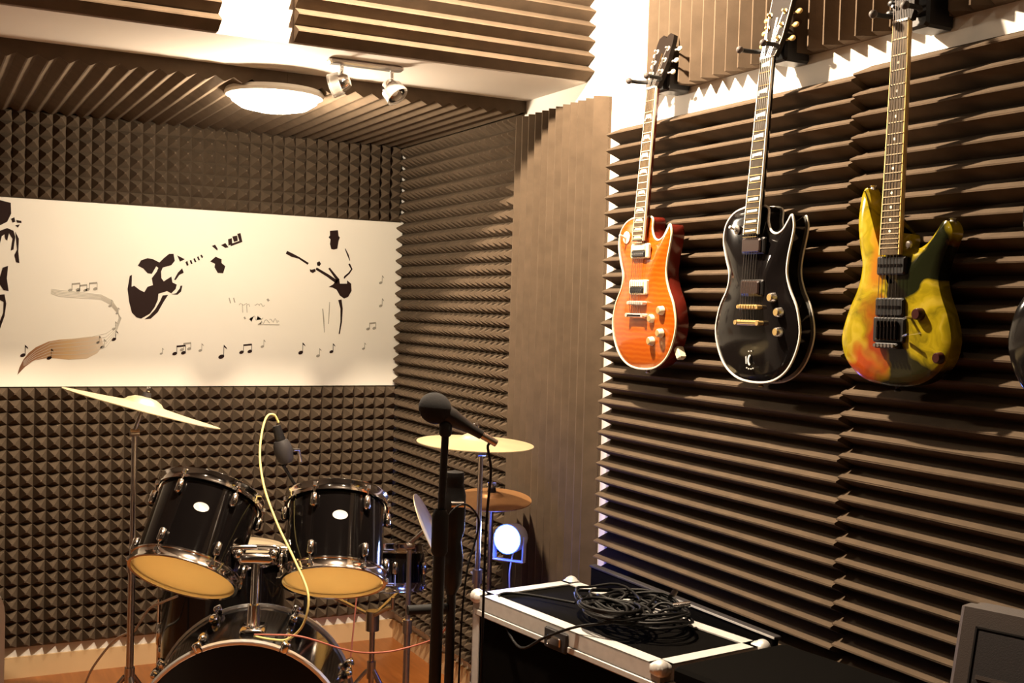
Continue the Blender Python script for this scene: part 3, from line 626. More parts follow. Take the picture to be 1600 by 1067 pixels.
def knob(g, x, y, z, m, r=.0115, h=.015, cap=None):
    o = MB().lathe([(r*1.15, 0), (r*1.1, .003), (r, h*.85), (r*.85, h), (0, h)], 20, (x, y, z)).build('knob', m, g, 40)
    if cap: MB().lathe([(r*.8, 0), (r*.75, .001), (0, .001)], 20, (x, y, z + h)).build('knob_cap', cap, o, 40)
def humbucker(g, y, z, ring, cov, poles, wd=.034, hgt=.015, ringw=.0455, ringh=.0215):
    r = MB().box(-ringw, ringw, y - ringh, y + ringh, z - .006, z + .006, .003).build('pickup_ring', ring, g)
    for s_ in (-1, 1):
        MB().box(-wd, wd, y + s_*.0088 - .0082, y + s_*.0088 + .0082, z + .004, z + .0115, .002).build('coil', cov[0 if s_ > 0 else 1], r)
    if poles:
        b = MB()
        for k in range(6): b.cyl((-.026 + .0104*k, y - .0088, z + .011), (-.026 + .0104*k, y - .0088, z + .0125), .0024, n=8)
        b.build('pole_screws', poles, r)

def lp_head(w0=.022, w1=.040, ln=.165):
    return [(-w0, 0), (w0, 0), (w0 + .004, .018), (w1 - .006, .045), (w1, .075), (w1 + .001, .14), (w1 - .003, ln - .008), (.018, ln), (.008, ln - .004), (0, ln - .012), (-.008, ln - .004), (-.018, ln), (-w1 + .003, ln - .008), (-w1 - .001, .14), (-w1, .075), (-w1 + .006, .045), (-w0 - .004, .018)]
def esp_head():
    return [(-.022, 0), (.022, 0), (.030, .02), (.037, .05), (.041, .10), (.045, .165), (.030, .178), (.006, .170), (-.014, .182), (-.040, .196), (-.036, .15), (-.034, .09), (-.034, .05), (-.028, .02)]
def strat_head():
    return [(-.022, 0), (.022, 0), (.026, .02), (.020, .05), (.012, .10), (.004, .15), (-.020, .185), (-.045, .190), (-.050, .16), (-.042, .10), (-.034, .05), (-.028, .02)]
TUN33 = [(-.024, .045, -1), (-.026, .080, -1), (-.028, .115, -1), (.028, .115, 1), (.026, .080, 1), (.024, .045, 1)]
def order33(t): return [t[0], t[1], t[2], t[3], t[4], t[5]]

def extras_orange(g, zt, zb):
    humbucker(g, .343, zt - .004, M_cream, (M_cream, M_black), M_steel)
    humbucker(g, .238, zt - .002, M_cream, (M_cream, M_black), M_steel)
    MB().box(-.037, .037, .186, .198, zt - .006, zb - .001, .003).build('bridge', M_ghw, g)
    for k in range(6): MB().box(-.0285 + .0104*k, -.0235 + .0104*k, .187, .197, zb - .002, zb + .0015, .001).build('saddle', M_ghw, g)
    MB().box(-.044, .044, .150, .162, zb - .012, zb - .001, .004).build('tailpiece', M_ghw, g)
    for s_ in (-1, 1):
        MB().cyl((s_*.041, .156, zt - .01), (s_*.041, .156, zb + .001), .006, n=14).build('stud', M_ghw, g, 40)
        MB().cyl((s_*.037, .192, zt - .01), (s_*.037, .192, zb - .001), .005, n=14).build('post', M_ghw, g, 40)
    for (x, y) in ((.112, .172), (.068, .148), (.112, .108), (.068, .084)): knob(g, x, y, zt - .009, M_cream, cap=M_ggold)
    t = MB().lathe([(.018, 0), (.018, .002), (.006, .004), (.004, .010)], 20, (-.085, .386, zt - .009)).build('toggle_switch', M_cream, g, 40)
    MB().cyl((-.085, .386, zt), (-.085, .392, zt + .016), .0028, .004, 10).build('toggle_tip', M_cream, t, 40)
    MB().box(.138, .158, .030, .066, -.036, -.012, .003).xf(Matrix.Translation((.147, .05, 0)) @ Matrix.Rotation(.55, 4, 'Z') @ Matrix.Translation((-.147, -.05, 0)) @ T(.010, 0, 0)).build('jack_plate', M_cream, g)
def extras_black(g, zt, zb):
    for y in (.344, .238):
        r = MB().box(-.0445, .0445, y - .021, y + .021, zt - .01, zt + .001, .003).build('pickup_ring', M_black, g)
        MB().box(-.036, .036, y - .0175, y + .0175, zt, zt + .0075, .003).build('pickup_cover', M_pick, r)
    MB().box(-.037, .037, .184, .196, zt - .006, zb - .001, .003).build('bridge', M_ggold, g)
    for k in range(6): MB().box(-.0285 + .0104*k, -.0235 + .0104*k, .185, .195, zb - .002, zb + .0015, .001).build('saddle', M_ggold, g)
    MB().box(-.046, .046, .143, .157, zb - .012, zb - .001, .004).build('tailpiece', M_ggold, g)
    for s_ in (-1, 1):
        MB().cyl((s_*.043, .150, zt - .01), (s_*.043, .150, zb + .001), .006, n=14).build('stud', M_ggold, g, 40)
        MB().cyl((s_*.037, .190, zt - .01), (s_*.037, .190, zb - .001), .005, n=14).build('post', M_ggold, g, 40)
    for (x, y) in ((.078, .214), (.104, .178), (.104, .130)): knob(g, x, y, zt - .009, M_steel, .011, .015, M_ggold)
    t = MB().lathe([(.012, 0), (.012, .002), (.006, .004), (.004, .010)], 20, (-.075, .388, zt - .009)).build('toggle_switch', M_steel, g, 40)
    MB().cyl((-.075, .388, zt), (-.075, .394, zt + .016), .0028, .004, 10).build('toggle_tip', M_bind, t, 40)
    # small pale emblem below the tailpiece: a crescent and strokes in a ring of dots
    e = MB()
    cr = [(.010*cos(a), .014*sin(a)) for a in [radians(100 + 160*i/10) for i in range(11)]] + [(.006*cos(a) + .002, .011*sin(a)) for a in [radians(260 - 160*i/10) for i in range(11)]]
    e.prism([(x, y + .056) for x, y in cr], zt - .006, zt - .0042)
    e.prism([(-.016, .046), (-.013, .046), (-.015, .066), (-.018, .064)], zt - .006, zt - .0042)
    for (x, y) in ((-.012, .036), (-.004, .034), (.005, .034), (.013, .036), (-.006, .078), (.004, .079)):
        e.box(x - .0018, x + .0018, y - .0015, y + .0015, zt - .006, zt - .0042)
    e.build('emblem', M_badge, g)
def extras_strat(g, zt, zb):
    for (y, n_) in ((.262, 'neck'), (.172, 'bridge')):
        r = MB().box(-.041, .041, y - .020, y + .020, zt - .008, zt + .004, .003).build('pickup', M_black, g)
        MB().box(-.034, .034, y - .003, y + .003, zt + .004, zt + .0055).build('blade', M_gloss, r)
    fr = MB().box(-.046, .046, .095, .150, zt - .006, zt + .003, .003).build('tremolo_plate', M_black, g)
    for k in range(6): MB().box(-.0300 + .0104*k, -.0220 + .0104*k, .100, .142, zt + .003, zb - .001, .002).build('saddle', M_gloss, fr)
    MB().box(-.034, .034, .082, .094, zt - .004, zt + .010, .003).build('fine_tuners', M_black, fr)
    for k in range(6): MB().cyl((-.026 + .0104*k, .088, zt + .009), (-.026 + .0104*k, .088, zt + .016), .0038, n=10).build('tuner_screw', M_steel, fr, 40)
    MB().tube([(.045, .11, zt + .004), (.07, .115, zt + .016), (.09, .09, zt + .02), (.10, .0, zt + .02)][:2], .0028, 8).build('bar_socket', M_steel, g, 40)
    knob(g, .082, .158, zt - .006, M_knobr, .012, .016)
    knob(g, .138, .068, zt - .008, M_knobr, .011, .014)
    MB().cyl((.058, .150, zt - .006), (.060, .150, zt + .014), .0035, .0028, 10).build('selector_switch', M_steel, g, 40)
    for s_ in (-1, 1):
        MB().lathe([(0, 0), (.007, 0), (.005, .006), (.008, .010), (0, .011)], 16, (-.097 if s_ < 0 else .133, .435 if s_ < 0 else .349, -.024), (0, 1, 0)).build('horn_strap_button', M_steel, g, 40)
    MB().lathe([(0, 0), (.0085, 0), (.007, .004), (0, .006)], 16, (.045, .306, zt - .004), (0, 0, 1)).build('neck_screw', M_steel, g, 40)
M_fret = mat('fret_wire', (0.50, 0.40, 0.26), 0.4, metal=0.4)
M_ghw = mat('guitar_chrome', (0.70, 0.66, 0.60), 0.28, metal=0.55)
M_ggold = mat('guitar_gold', (0.62, 0.44, 0.18), 0.3, metal=0.55)
M_knobr = mat('dark_red_knob', (0.035, 0.006, 0.005), 0.3)
M_headblk = mat('black_headstock', (0.012, 0.008, 0.006), 0.6, spec=0.12)
M_pick = mat('pickup_cover_brown', (0.035, 0.020, 0.016), 0.3)
SPEC_O = dict(shape=LP, dome=.015, top=M_flame, side=M_mahog, bind=M_cream, nut=.815, bend=.372, bridge=.192, tail=.156, angle=radians(4.0), neck=M_mahog, board=M_rose, fbind=M_cream,
              frets=22, fretmat=M_fret, inlay='trap', head_tilt=radians(15), head=lp_head(), headmat=M_headblk, headmark=M_gold, tuners=TUN33, hw=M_ghw, button=M_cream, zb=.032, extras=extras_orange)
SPEC_B = dict(shape=LP, dome=.015, top=M_gloss, side=M_gloss, bind=M_bind, bind_back=M_bind, nut=.815, bend=.372, bridge=.190, tail=.150, angle=radians(4.0), neck=M_gloss, board=M_ebony, fbind=M_bind,
              frets=22, fretmat=M_gold, inlay='flag', head_tilt=radians(13), head=esp_head(), headmat=M_headblk, headbind=M_bind, headmark=M_badge, tuners=TUN33, hw=M_ggold, button=M_ggold, zb=.032, extras=extras_black)
TUN6 = [(-.030, .035 + .024*k, -1) for k in range(6)]
SPEC_S = dict(shape=STRAT, dome=.005, edge=.010, top=M_swirl, side=M_swirl, nut=.787, bend=.285, bridge=.137, tail=.115, angle=radians(1.0), neck=M_maplen, board=M_rose, fbind=M_cream,
              frets=24, fretmat=M_fret, inlay='dot', head_tilt=radians(11), head=strat_head(), headmat=M_headblk, tuners=TUN6, hw=M_black, button=M_black, zb=.020, extras=extras_strat)
M_bindy = mat('aged_binding', (0.80, 0.58, 0.20), 0.35)
SPEC_S['fbind'] = M_bindy
guitar('electric_guitar', 'orange flame-top single-cut electric guitar with cream binding hanging nearest the beam', 2.850, 1.384, SPEC_O)
guitar('electric_guitar', 'glossy black single-cut electric guitar with white binding and gold hardware', 2.337, 1.381, SPEC_B)
guitar('electric_guitar', 'double-horned electric guitar with yellow, green and red swirl paint', 1.876, 1.405, SPEC_S)
SPEC_4 = dict(SPEC_B); SPEC_4['bind'] = None; SPEC_4['bind_back'] = None
guitar('electric_guitar', 'plain black electric guitar half cut off at the right border', 1.410, 1.385, SPEC_4)

def hanger(y, z, lab, cream):
    t = thing('guitar_hanger', lab, 'hanger', orient((XW - FB - .045 - .001, y, z), (0, -1, 0), (0, 0, 1), (-1, 0, 0)), 'wall hangers holding the guitars')
    MB().box(-.040, .026, -.030, .040, -.055, .026, .006).build('wall_block', M_black, t)
    MB().cyl((0, 0, 0), (0, -.002, .050), .006, n=12).build('arm', M_black, t, 40)
    y_ = MB().tube(catmull([(-.046, -.002, .112), (-.046, -.002, .085), (-.036, -.002, .060), (0, -.002, .050), (.036, -.002, .060), (.046, -.002, .085), (.046, -.002, .112)], 5), .0058, 10).build('yoke', M_rubber, t, 60)
    for s_ in (-1, 1):
        MB().sphere((s_*.046, -.002, .114), .0095, 12, 8).build('end_cap', M_greyp if cream else M_rubber, y_, 60)
hanger(2.850, 2.225, 'dark hanger holding the orange guitar by its headstock', True)
hanger(2.337, 2.222, 'dark hanger holding the glossy black guitar by its headstock', True)
hanger(1.876, 2.215, 'dark hanger holding the swirl-painted guitar by its headstock', True)
hanger(1.410, 2.222, 'dark hanger for the black guitar at the right border', True)

# ------------------------------------------------------------------ drums
def drum(name, label, cat, M, r, L, shell, head0, head1, hoopm, nlug, lugm, badge=None, hoop_w=.012, group=None, lug_len=.045, rod=True, hoopr=.012):
    t = thing(name, label, cat, M, group)
    MB().lathe([(r, .012), (r, L - .012)], 48).build('shell', shell, t, 60)
    MB().lathe([(r - .006, .012), (r - .006, L - .012)], 48).build('bounce_liner', M_liner, t, 60)  # pale liner added to bounce light through the translucent heads
    for (z, m, s_) in ((0.0, head0, 1), (L, head1, -1)):
        MB().lathe([(0, z + s_*.004), (r*.6, z + s_*.003), (r + .003, z + s_*.004), (r + .005, z + s_*.016)], 48).build('head', m, t, 60)
        MB().lathe([(r + .002, z + s_*.006), (r + .003, z - s_*.006), (r + hoopr, z - s_*.007), (r + hoopr, z - s_*.003), (r + .007, z + s_*.002), (r + .008, z + s_*.020), (r + hoopr, z + s_*.022), (r + hoopr, z + s_*.026), (r + .004, z + s_*.026), (r + .003, z + s_*.012)], 48).build('hoop', hoopm, t, 60)
    for k in range(nlug):
        a = 2*pi*(k + .5)/nlug; ca, sa = cos(a), sin(a)
        for (z0, s_) in ((.055, 1), (L - .055, -1)) if L > .2 else ((L/2, 1),):
            b = MB().box(r - .002, r + .020, -.010, .010, z0 - lug_len/2, z0 + lug_len/2, .006)
            lg = b.xf(Matrix.Rotation(a, 4, 'Z')).build('lug', lugm, t, 50)
            zz = (0.005 if s_ > 0 else L - .005)
            MB().cyl((ca*(r + .011), sa*(r + .011), z0), (ca*(r + .011), sa*(r + .011), zz), .0032, n=8).build('tension_rod', lugm, lg, 40)
            MB().box(-.006, .006, -.006, .006, -.008, .008, .002).xf(T(ca*(r + .013), sa*(r + .013), zz + s_*.004)).build('rod_bolt', lugm, lg)
    if badge is not None:
        a, z, (bw, bh) = badge
        N = 20; v = []
        for i in range(N):
            th = 2*pi*i/N; da = bw*cos(th)/r; v.append(((r + .0022)*cos(a + da), (r + .0022)*sin(a + da), z + bh*sin(th)))
        v2 = [(x*(r - .001)/(r + .0022), y*(r - .001)/(r + .0022), z_) for x, y, z_ in v]
        MB().add(v + v2, [tuple(range(N))] + [(i, (i + 1) % N, N + (i + 1) % N, N + i) for i in range(N)]).build('badge', M_badge, t)
    return t
# bass drum: local z from the front head back to the drummer
kitdir = Vector((.36, .93, 0)).normalized()
BR = .296
bf = Vector((.815, 3.150, BR + .016))
BM = axis_matrix(bf, kitdir)
bass = thing('bass_drum', 'black bass drum with chrome hoops lying on the floor under the rack toms', 'drum', BM)
BL = .40
MB().lathe([(BR, .02), (BR, BL - .02)], 64).build('shell', M_gloss, bass, 60)
for (z, m, s_) in ((0.0, M_blackhead, 1), (BL, M_coated, -1)):
    MB().lathe([(0, z + s_*.008), (BR - .012, z + s_*.006), (BR + .003, z + s_*.012)], 64).build('head', m, bass, 60)
    MB().lathe([(BR - .003, z + s_*.010), (BR - .003, z - s_*.006), (BR + .001, z - s_*.009), (BR + .007, z - s_*.008), (BR + .009, z + s_*.010), (BR + .002, z + s_*.014), (BR - .003, z + s_*.010)], 64).build('hoop', M_hoop, bass, 50)
for k in range(8):
    a = pi/2 + 2*pi*(k + .5)/8
    for (z0, s_) in ((.10, 1), (BL - .10, -1)):
        lg = MB().box(BR - .002, BR + .024, -.011, .011, z0 - .026, z0 + .026, .006).xf(Matrix.Rotation(a, 4, 'Z')).build('lug', M_chrome, bass, 50)
        zz = -.012 if s_ > 0 else BL + .012
        MB().cyl((BR + .018, 0, z0), (BR + .018, 0, zz), .0036, n=8).xf(Matrix.Rotation(a, 4, 'Z')).build('tension_rod', M_chrome, lg, 40)
        MB().box(BR - .004, BR + .026, -.012, .012, min(zz, zz + s_*.03) , max(zz, zz + s_*.03), .004).xf(Matrix.Rotation(a, 4, 'Z')).build('claw', M_chrome, lg, 50)
# tom mount on top of the shell (axis_matrix: local x = horizontal, y = up)
def L2W(M, p): return M @ Vector(p)
BMi = BM.inverted()
post_b = BMi @ Vector((.877, 3.262, 0)); post_b.y = BR - .004
pt = BMi @ Vector((.890, 3.300, .805))
MB().box(-.035, .035, -.006, .014, -.045, .045, .006).xf(T(post_b.x, BR, post_b.z)).build('mount_plate', M_chrome, bass, 50)
MB().cyl(post_b, (post_b.x, BR + .075, post_b.z), .021, .017, 20).build('mount_socket', M_chrome, bass, 40)
MB().cyl((post_b.x, BR, post_b.z), pt, .0125, n=18).build('mount_post', M_chrome, bass, 40)
brk = MB().box(-.055, .055, -.016, .016, -.018, .018, .008).xf(T(*pt)).build('mount_bracket', M_chrome, bass, 50)
toms = {'L': (Vector((.708, 3.413, .745)), Vector((.39, .43, .815)).normalized(), .150, .265), 'R': (Vector((1.107, 3.252, .733)), Vector((.195, .475, .857)).normalized(), .144, .255)}
for key, s_ in (('L', -1), ('R', 1)):
    c, ax, r, ln = toms[key]
    mid = c + ax*ln*.42
    tgt = mid + (Vector((.890, 3.300, .83)) - mid).normalized()*r*1.0
    p = BMi @ tgt
    MB().tube(catmull([(pt.x + s_*.045, pt.y, pt.z), (pt.x + s_*.06, pt.y + .03, pt.z + .005), tuple(p)], 6), .008, 10).build('mount_arm', M_chrome, brk, 60)
    MB().sphere((pt.x + s_*.05, pt.y + .012, pt.z), .017, 14, 10).build('arm_joint', M_chrome, brk, 60)
    MB().lathe([(0, 0), (.028, 0), (.030, .012), (.02, .018), (0, .018)], 20, p, (BMi.to_3x3() @ (mid - tgt))).build('arm_clamp', M_chrome, brk, 40)
for s_ in (-1, 1):
    a = Vector((s_*BR*.86, -BR*.5, .08)); q = Vector((s_*(BR + .12), -BR - .012, -.06))
    MB().cyl(a, q, .007, n=10).build('spur', M_chrome, bass, 40)
def cam_side_angle(M):                       # angle on the shell that looks at the room
    v = M.inverted() @ Vector((0, 0, CAM_H)); return math.atan2(v.y, v.x)
for key, lab in (('L', 'black rack tom with oval badge and amber head, left and tilted over the bass drum'), ('R', 'black rack tom with oval badge, right of the mount post beside the snare')):
    c, ax, r, ln = toms[key]
    M = axis_matrix(c, ax); a = cam_side_angle(M)
    off = radians(-6 if key == 'L' else 4)
    M2 = M @ Matrix.Rotation(a + off - pi/6*0 , 4, 'Z')
    drum('rack_tom', lab, 'drum', M2, r, ln, M_gloss, M_amber, M_coated, M_chrome, 6, M_chrome, badge=(0.0, ln*.60, (.022, .014)), group='rack toms')
drum('snare_drum', 'black snare drum with chrome hoops on a low stand behind the right tom', 'drum', axis_matrix((1.446, 3.812, .552), (.075, .195, .97)), .178, .150, M_gloss, M_amber, M_coated, M_chrome, 8, M_chrome)
ft = drum('floor_tom', 'large black floor tom standing behind the bass drum', 'drum', T(.965, 3.985, .27), .205, .42, M_gloss, M_amber, M_coated, M_chrome, 6, M_chrome)
for k in range(3):
    a = radians(30 + 120*k); x, y = cos(a)*.225, sin(a)*.225
    MB().tube([(x, y, .24), (x, y, -.10), (x*1.1, y*1.1, -.20), (x*1.12, y*1.12, -.268)], .006, 8).build('leg', M_chrome, ft, 60)
    MB().box(-.014, .014, -.014, .014, .08, .16, .005).xf(T(x*.97, y*.97, 0)).build('leg_bracket', M_chrome, ft, 50)

def tripod(t, h_hub, spread, z_hub, m, rr=.008, a0=0.3, zfoot=0.0, braces=True):
    for k in range(3):
        a = a0 + 2*pi*k/3; c, s_ = cos(a), sin(a)
        lg = MB().tube([(c*.015, s_*.015, z_hub), (c*spread*.55, s_*spread*.55, z_hub*.52), (c*spread, s_*spread, .012)], rr, 8).build('leg', m, t, 60)
        MB().sphere((c*spread, s_*spread, .014), .014, 10, 8).build('rubber_foot', M_rubber, lg, 60)
        if braces: MB().cyl((c*.015, s_*.015, z_hub*.42), (c*spread*.55, s_*spread*.55, z_hub*.52), rr*.6, n=8).build('brace', m, lg, 40)
    MB().cyl((0, 0, z_hub - .03), (0, 0, z_hub + .03), .016, n=16).build('hub', m, t, 40)

def cymbal(name, label, c, nrm, r, bell_r, m, group='cymbals of the drum kit', dip=.10):
    M = axis_matrix(c, nrm); t = thing(name, label, 'cymbal', M, group)
    h = r*dip
    prof = [(r, -h), (r*.8, -h*.78), (r*.55, -h*.5), (bell_r*1.15, -h*.12), (bell_r, 0), (bell_r*.85, bell_r*.16), (bell_r*.55, bell_r*.30), (.008, bell_r*.36)]
    full = prof + [(p[0], p[1] - .0025) for p in reversed(prof)]
    full.append(full[0])
    MB().lathe(full, 56).build('bow', m, t, 40)
    MB().cyl((0, 0, bell_r*.30), (0, 0, bell_r*.36 + .014), .016, .013, 16).build('felt', M_greyd, t, 40)
    MB().cyl((0, 0, -.03), (0, 0, bell_r*.36 + .034), .0035, n=10).build('tilter_rod', M_steel, t, 40)
    w_ = MB().box(-.017, .017, -.003, .003, bell_r*.36 + .018, bell_r*.36 + .032, .002); w_.cyl((0, 0, bell_r*.36 + .014), (0, 0, bell_r*.36 + .026), .007, n=10)
    w_.build('wing_nut', M_chrome, t)
    return t
def stand(label, x, y, ztop, zhub, spread, tilt_to=None, a0=0.3, m=M_steel, cat='stand', name='cymbal_stand'):
    t = thing(name, label, cat, T(x, y, 0), 'stands of the drum kit')
    tripod(t, 0, spread, zhub, m, a0=a0)
    MB().cyl((0, 0, .06), (0, 0, ztop*.62), .0115, n=14).build('lower_tube', m, t, 40)
    MB().cyl((0, 0, ztop*.60), (0, 0, ztop - .05), .0085, n=14).build('upper_tube', m, t, 40)
    cl = MB().cyl((0, 0, ztop*.60 - .02), (0, 0, ztop*.60 + .025), .016, n=14).build('height_clamp', m, t, 40)
    MB().tube([(.0, .016, ztop*.60), (.0, .045, ztop*.60 + .006)], .004, 8).build('clamp_screw', m, cl, 40)
    if tilt_to is not None:
        MB().tube([(0, 0, ztop - .055), (0, 0, ztop - .03), tuple(tilt_to)], .0065, 8).build('tilter', m, t, 60)
        MB().cyl((-.014, 0, ztop - .04), (.014, 0, ztop - .04), .012, n=12).build('tilter_joint', m, t, 40)
    return t
# crash, edge-on at the left
def edge_on_normal(el, er, tilt):
    e = (er - el).normalized(); c = (el + er)/2; v = (c - Vector((0, 0, CAM_H))).normalized()
    n = e.cross(v).normalized()
    if n.z < 0: n = -n
    return (n*cos(tilt) - v*sin(tilt)).normalized()
el, er = Vector((.430, 3.932, 1.252)), Vector((.875, 3.70, 1.137))
cn = edge_on_normal(el, er, radians(2.0)); cc = (el + er)/2 + cn*.018
cymbal('crash_cymbal', 'large tilted crash cymbal at the left under the mural', cc, cn, .250, .062, M_bronze, dip=.06)
j = cc - cn*.035
stand('thin steel stand carrying the tilted crash cymbal at the left', .630, 3.815, 1.16, .34, .26, (cc.x - cn.x*.03 - .630, cc.y - cn.y*.03 - 3.815, cc.z - cn.z*.03), a0=.6)
rc = Vector((1.638, 3.419, 1.122))
cymbal('ride_cymbal', 'flat pale-gold cymbal behind the vocal microphone', rc, (.02, -.03, 1), .192, .05, M_bronze, dip=.08)
stand('steel stand under the flat pale-gold cymbal', 1.652, 3.405, 1.115, .32, .24, (1.638 - 1.652, 3.419 - 3.405, 1.09), a0=1.2)
hc = Vector((1.798, 3.611, .898))
cymbal('hi_hat', 'dark bronze cymbal lowest of the kit beside the blue light', hc, (-.05, -.12, 1), .140, .04, M_bronzed, dip=.10)
stand('steel stand under the dark bronze cymbal by the foam corner', 1.805, 3.625, .895, .26, .17, (1.798 - 1.805, 3.611 - 3.625, .87), a0=2.0)
se, sf = Vector((1.514, 3.589, .927)), Vector((1.610, 3.531, .680))
sn = edge_on_normal(se, sf, radians(9)); scn = (se + sf)/2
cymbal('splash_cymbal', 'small steeply tilted splash cymbal behind the vocal microphone stand', scn, sn, .133, .03, M_bronze, dip=.10)
sp_ = scn - sn*.03
stand('short steel stand holding the small steep splash cymbal', sp_.x - .06*sn.x, sp_.y - .06*sn.y, scn.z - .02, .24, .17, tuple(Vector((.06*sn.x, .06*sn.y, scn.z))), a0=.2)
# snare stand
t = thing('snare_stand', 'low chrome tripod stand under the black snare drum', 'stand', T(1.456, 3.836, 0), 'stands of the drum kit')
tripod(t, 0, .24, .26, M_steel, .007, a0=.9)
MB().cyl((0, 0, .05), (0, 0, .44), .010, n=12).build('tube', M_steel, t, 40)
MB().cyl((0, 0, .40), (0, 0, .47), .024, n=14).build('basket_hub', M_steel, t, 40)
for k in range(3):
    a = .5 + 2*pi*k/3; c, s_ = cos(a), sin(a)
    MB().tube([(0, 0, .45), (c*.15, s_*.15, .515), (c*.200, s_*.200, .53), (c*.200, s_*.200, .565)], .007, 8).build('basket_arm', M_steel, t, 60)

# ------------------------------------------------------------------ microphones
t = thing('microphone_stand', 'black straight microphone stand in front of the pale-gold cymbal', 'stand', T(1.164, 2.634, 0), 'microphone stands')
MB().lathe([(0, 0), (.080, 0), (.083, .008), (.075, .02), (.03, .032), (.02, .05), (0, .05)], 32).build('base', M_black, t, 40)
top = Vector((.020, .012, 1.236)); mid = Vector((.010, .006, .98))
MB().tube([(0, 0, .03), tuple(Vector((.006, .003, .60))), tuple(mid)], .0155, 12).build('lower_tube', M_black, t, 60)
MB().tube([tuple(mid), tuple(top)], .0095, 12).build('upper_tube', M_black, t, 60)
MB().lathe([(.016, 0), (.021, .01), (.021, .10), (.014, .115)], 16, mid + Vector((0, 0, -.05))).build('clutch', M_rubber, t, 50)
MB().lathe([(.012, 0), (.016, .006), (.016, .03), (.010, .036)], 16, top - Vector((0, 0, .01))).build('clip', M_rubber, t, 50)
mh = Vector((1.160, 2.660, 1.295)); mt = Vector((1.262, 2.640, 1.238))
d = (mt - mh).normalized()
t = thing('microphone', 'black vocal microphone with round foam windscreen on the straight stand', 'microphone', axis_matrix(mh, d))
LM = (mt - mh).length
MB().sphere((0, 0, 0), (.039, .039, .042), 24, 16).build('windscreen', M_mesh, t, 60)
MB().lathe([(.024, .02), (.024, .05), (.020, .065), (.013, LM*.9), (.012, LM + .02), (0, LM + .02)], 20).build('handle', M_black, t, 50)
MB().cyl((0, 0, LM + .02), (0, 0, LM + .065), .0095, n=14).build('plug', M_steel, t, 40)
pe = mt + d*.065
tag(MB().tube(catmull([tuple(pe), (1.300, 2.640, 1.20), (1.318, 2.655, 1.13), (1.322, 2.68, 1.0), (1.325, 2.69, .8), (1.33, 2.70, .4), (1.34, 2.70, .02), (1.45, 2.6, .006)], 6), .0035, 8).build('microphone_cable', M_cable, None, 60),
    'black cable dropping from the vocal microphone to the floor', 'cable')
t = thing('microphone_stand', 'shorter black stand with a thick grip right of the vocal microphone stand', 'stand', T(1.258, 2.745, 0), 'microphone stands')
MB().lathe([(0, 0), (.055, 0), (.055, .012), (.02, .022), (.014, .05), (0, .05)], 24).build('base', M_black, t, 40)
MB().cyl((0, 0, .05), (0, 0, .86), .0125, n=14).build('tube', M_black, t, 40)
MB().lathe([(.012, .80), (.026, .83), (.028, .90), (.022, .94), (.030, .97), (.031, 1.06), (.024, 1.09), (.026, 1.10), (.024, 1.12), (0, 1.125)], 18).build('grip', M_black, t, 50)
MB().cyl((-.02, -.026, 1.04), (.012, -.034, 1.04), .009, n=12).build('clamp_knob', M_chrome, t, 40)
arm = MB().cyl((-.012, 0, .765), (-.115, .015, .765), .0125, n=14).build('counterweight', M_rubber, t, 40)
cl = catmull([(1.205, 2.70, .93), (1.215, 2.69, 1.01), (1.25, 2.685, 1.045), (1.29, 2.70, 1.03), (1.315, 2.71, .99), (1.305, 2.715, .93), (1.285, 2.712, .86), (1.275, 2.715, .70), (1.275, 2.715, .35), (1.31, 2.72, .02), (1.40, 2.70, .006)], 6)
tag(MB().tube(cl, .0026, 8).build('microphone_cable', M_cable, None, 60), 'thin cable looped over the thick grip of the short stand', 'cable')
# drum microphone on a boom
mp = Vector((1.067, 3.655, 1.068))
t = thing('microphone', 'dark drum microphone on a boom between the two rack toms', 'microphone', axis_matrix(mp, (-.25, .1, .9)))
MB().lathe([(0, -.042), (.018, -.040), (.026, -.028), (.030, .0), (.028, .022), (.022, .035), (0, .036)], 20).build('head', M_greyd, t, 50)
MB().lathe([(.015, .034), (.017, .04), (.013, .085), (0, .086)], 16).build('body', M_black, t, 50)
MB().tube([(.0, .03, -.005), (-.02, .045, -.01), (-.03, .04, -.05)], .006, 8).build('clip', M_steel, t, 60)
t = thing('microphone_stand', 'slim black boom stand between the rack toms and the snare', 'stand', T(1.17, 3.70, 0), 'microphone stands')
tripod(t, 0, .16, .22, M_black, .007, a0=.6)
MB().cyl((0, 0, .05), (0, 0, .86), .009, n=12).build('tube', M_black, t, 40)
MB().tube([(.03, .02, .82), (0, 0, .87), tuple(mp - Vector((1.17, 3.70, 0)) + Vector((.0, .0, -.045)))], .006, 10).build('boom', M_black, t, 60)
# yellow cable
yc = catmull([(1.05, 3.66, 1.16), (1.035, 3.66, 1.185), (1.01, 3.655, 1.18), (.985, 3.62, 1.13), (.965, 3.56, 1.06), (.955, 3.46, .98), (.960, 3.33, .895), (.975, 3.20, .815), (.985, 3.10, .74), (.972, 3.095, .66), (.940, 3.13, .612), (.905, 3.16, .606), (.86, 3.19, .612)], 6)
tag(MB().tube(yc, .0036, 8).build('drum_cable', M_yellowc, None, 60), 'yellow cable arching from the drum microphone down onto the bass drum', 'cable')
rcb = catmull([(.86, 3.185, .618), (.90, 3.13, .628), (.95, 3.085, .632), (1.00, 3.07, .618), (1.07, 3.075, .588), (1.14, 3.085, .565), (1.22, 3.08, .560), (1.29, 3.06, .575), (1.335, 3.02, .60)], 6)
rcb += catmull([(1.335, 3.02, .60), (1.33, 2.95, .64), (1.305, 2.85, .70), (1.278, 2.772, .745)], 6)[1:]
tag(MB().tube(rcb, .0026, 8).build('drum_cable', M_redc, None, 60), 'red cable slung from the bass drum to the short microphone stand', 'cable')
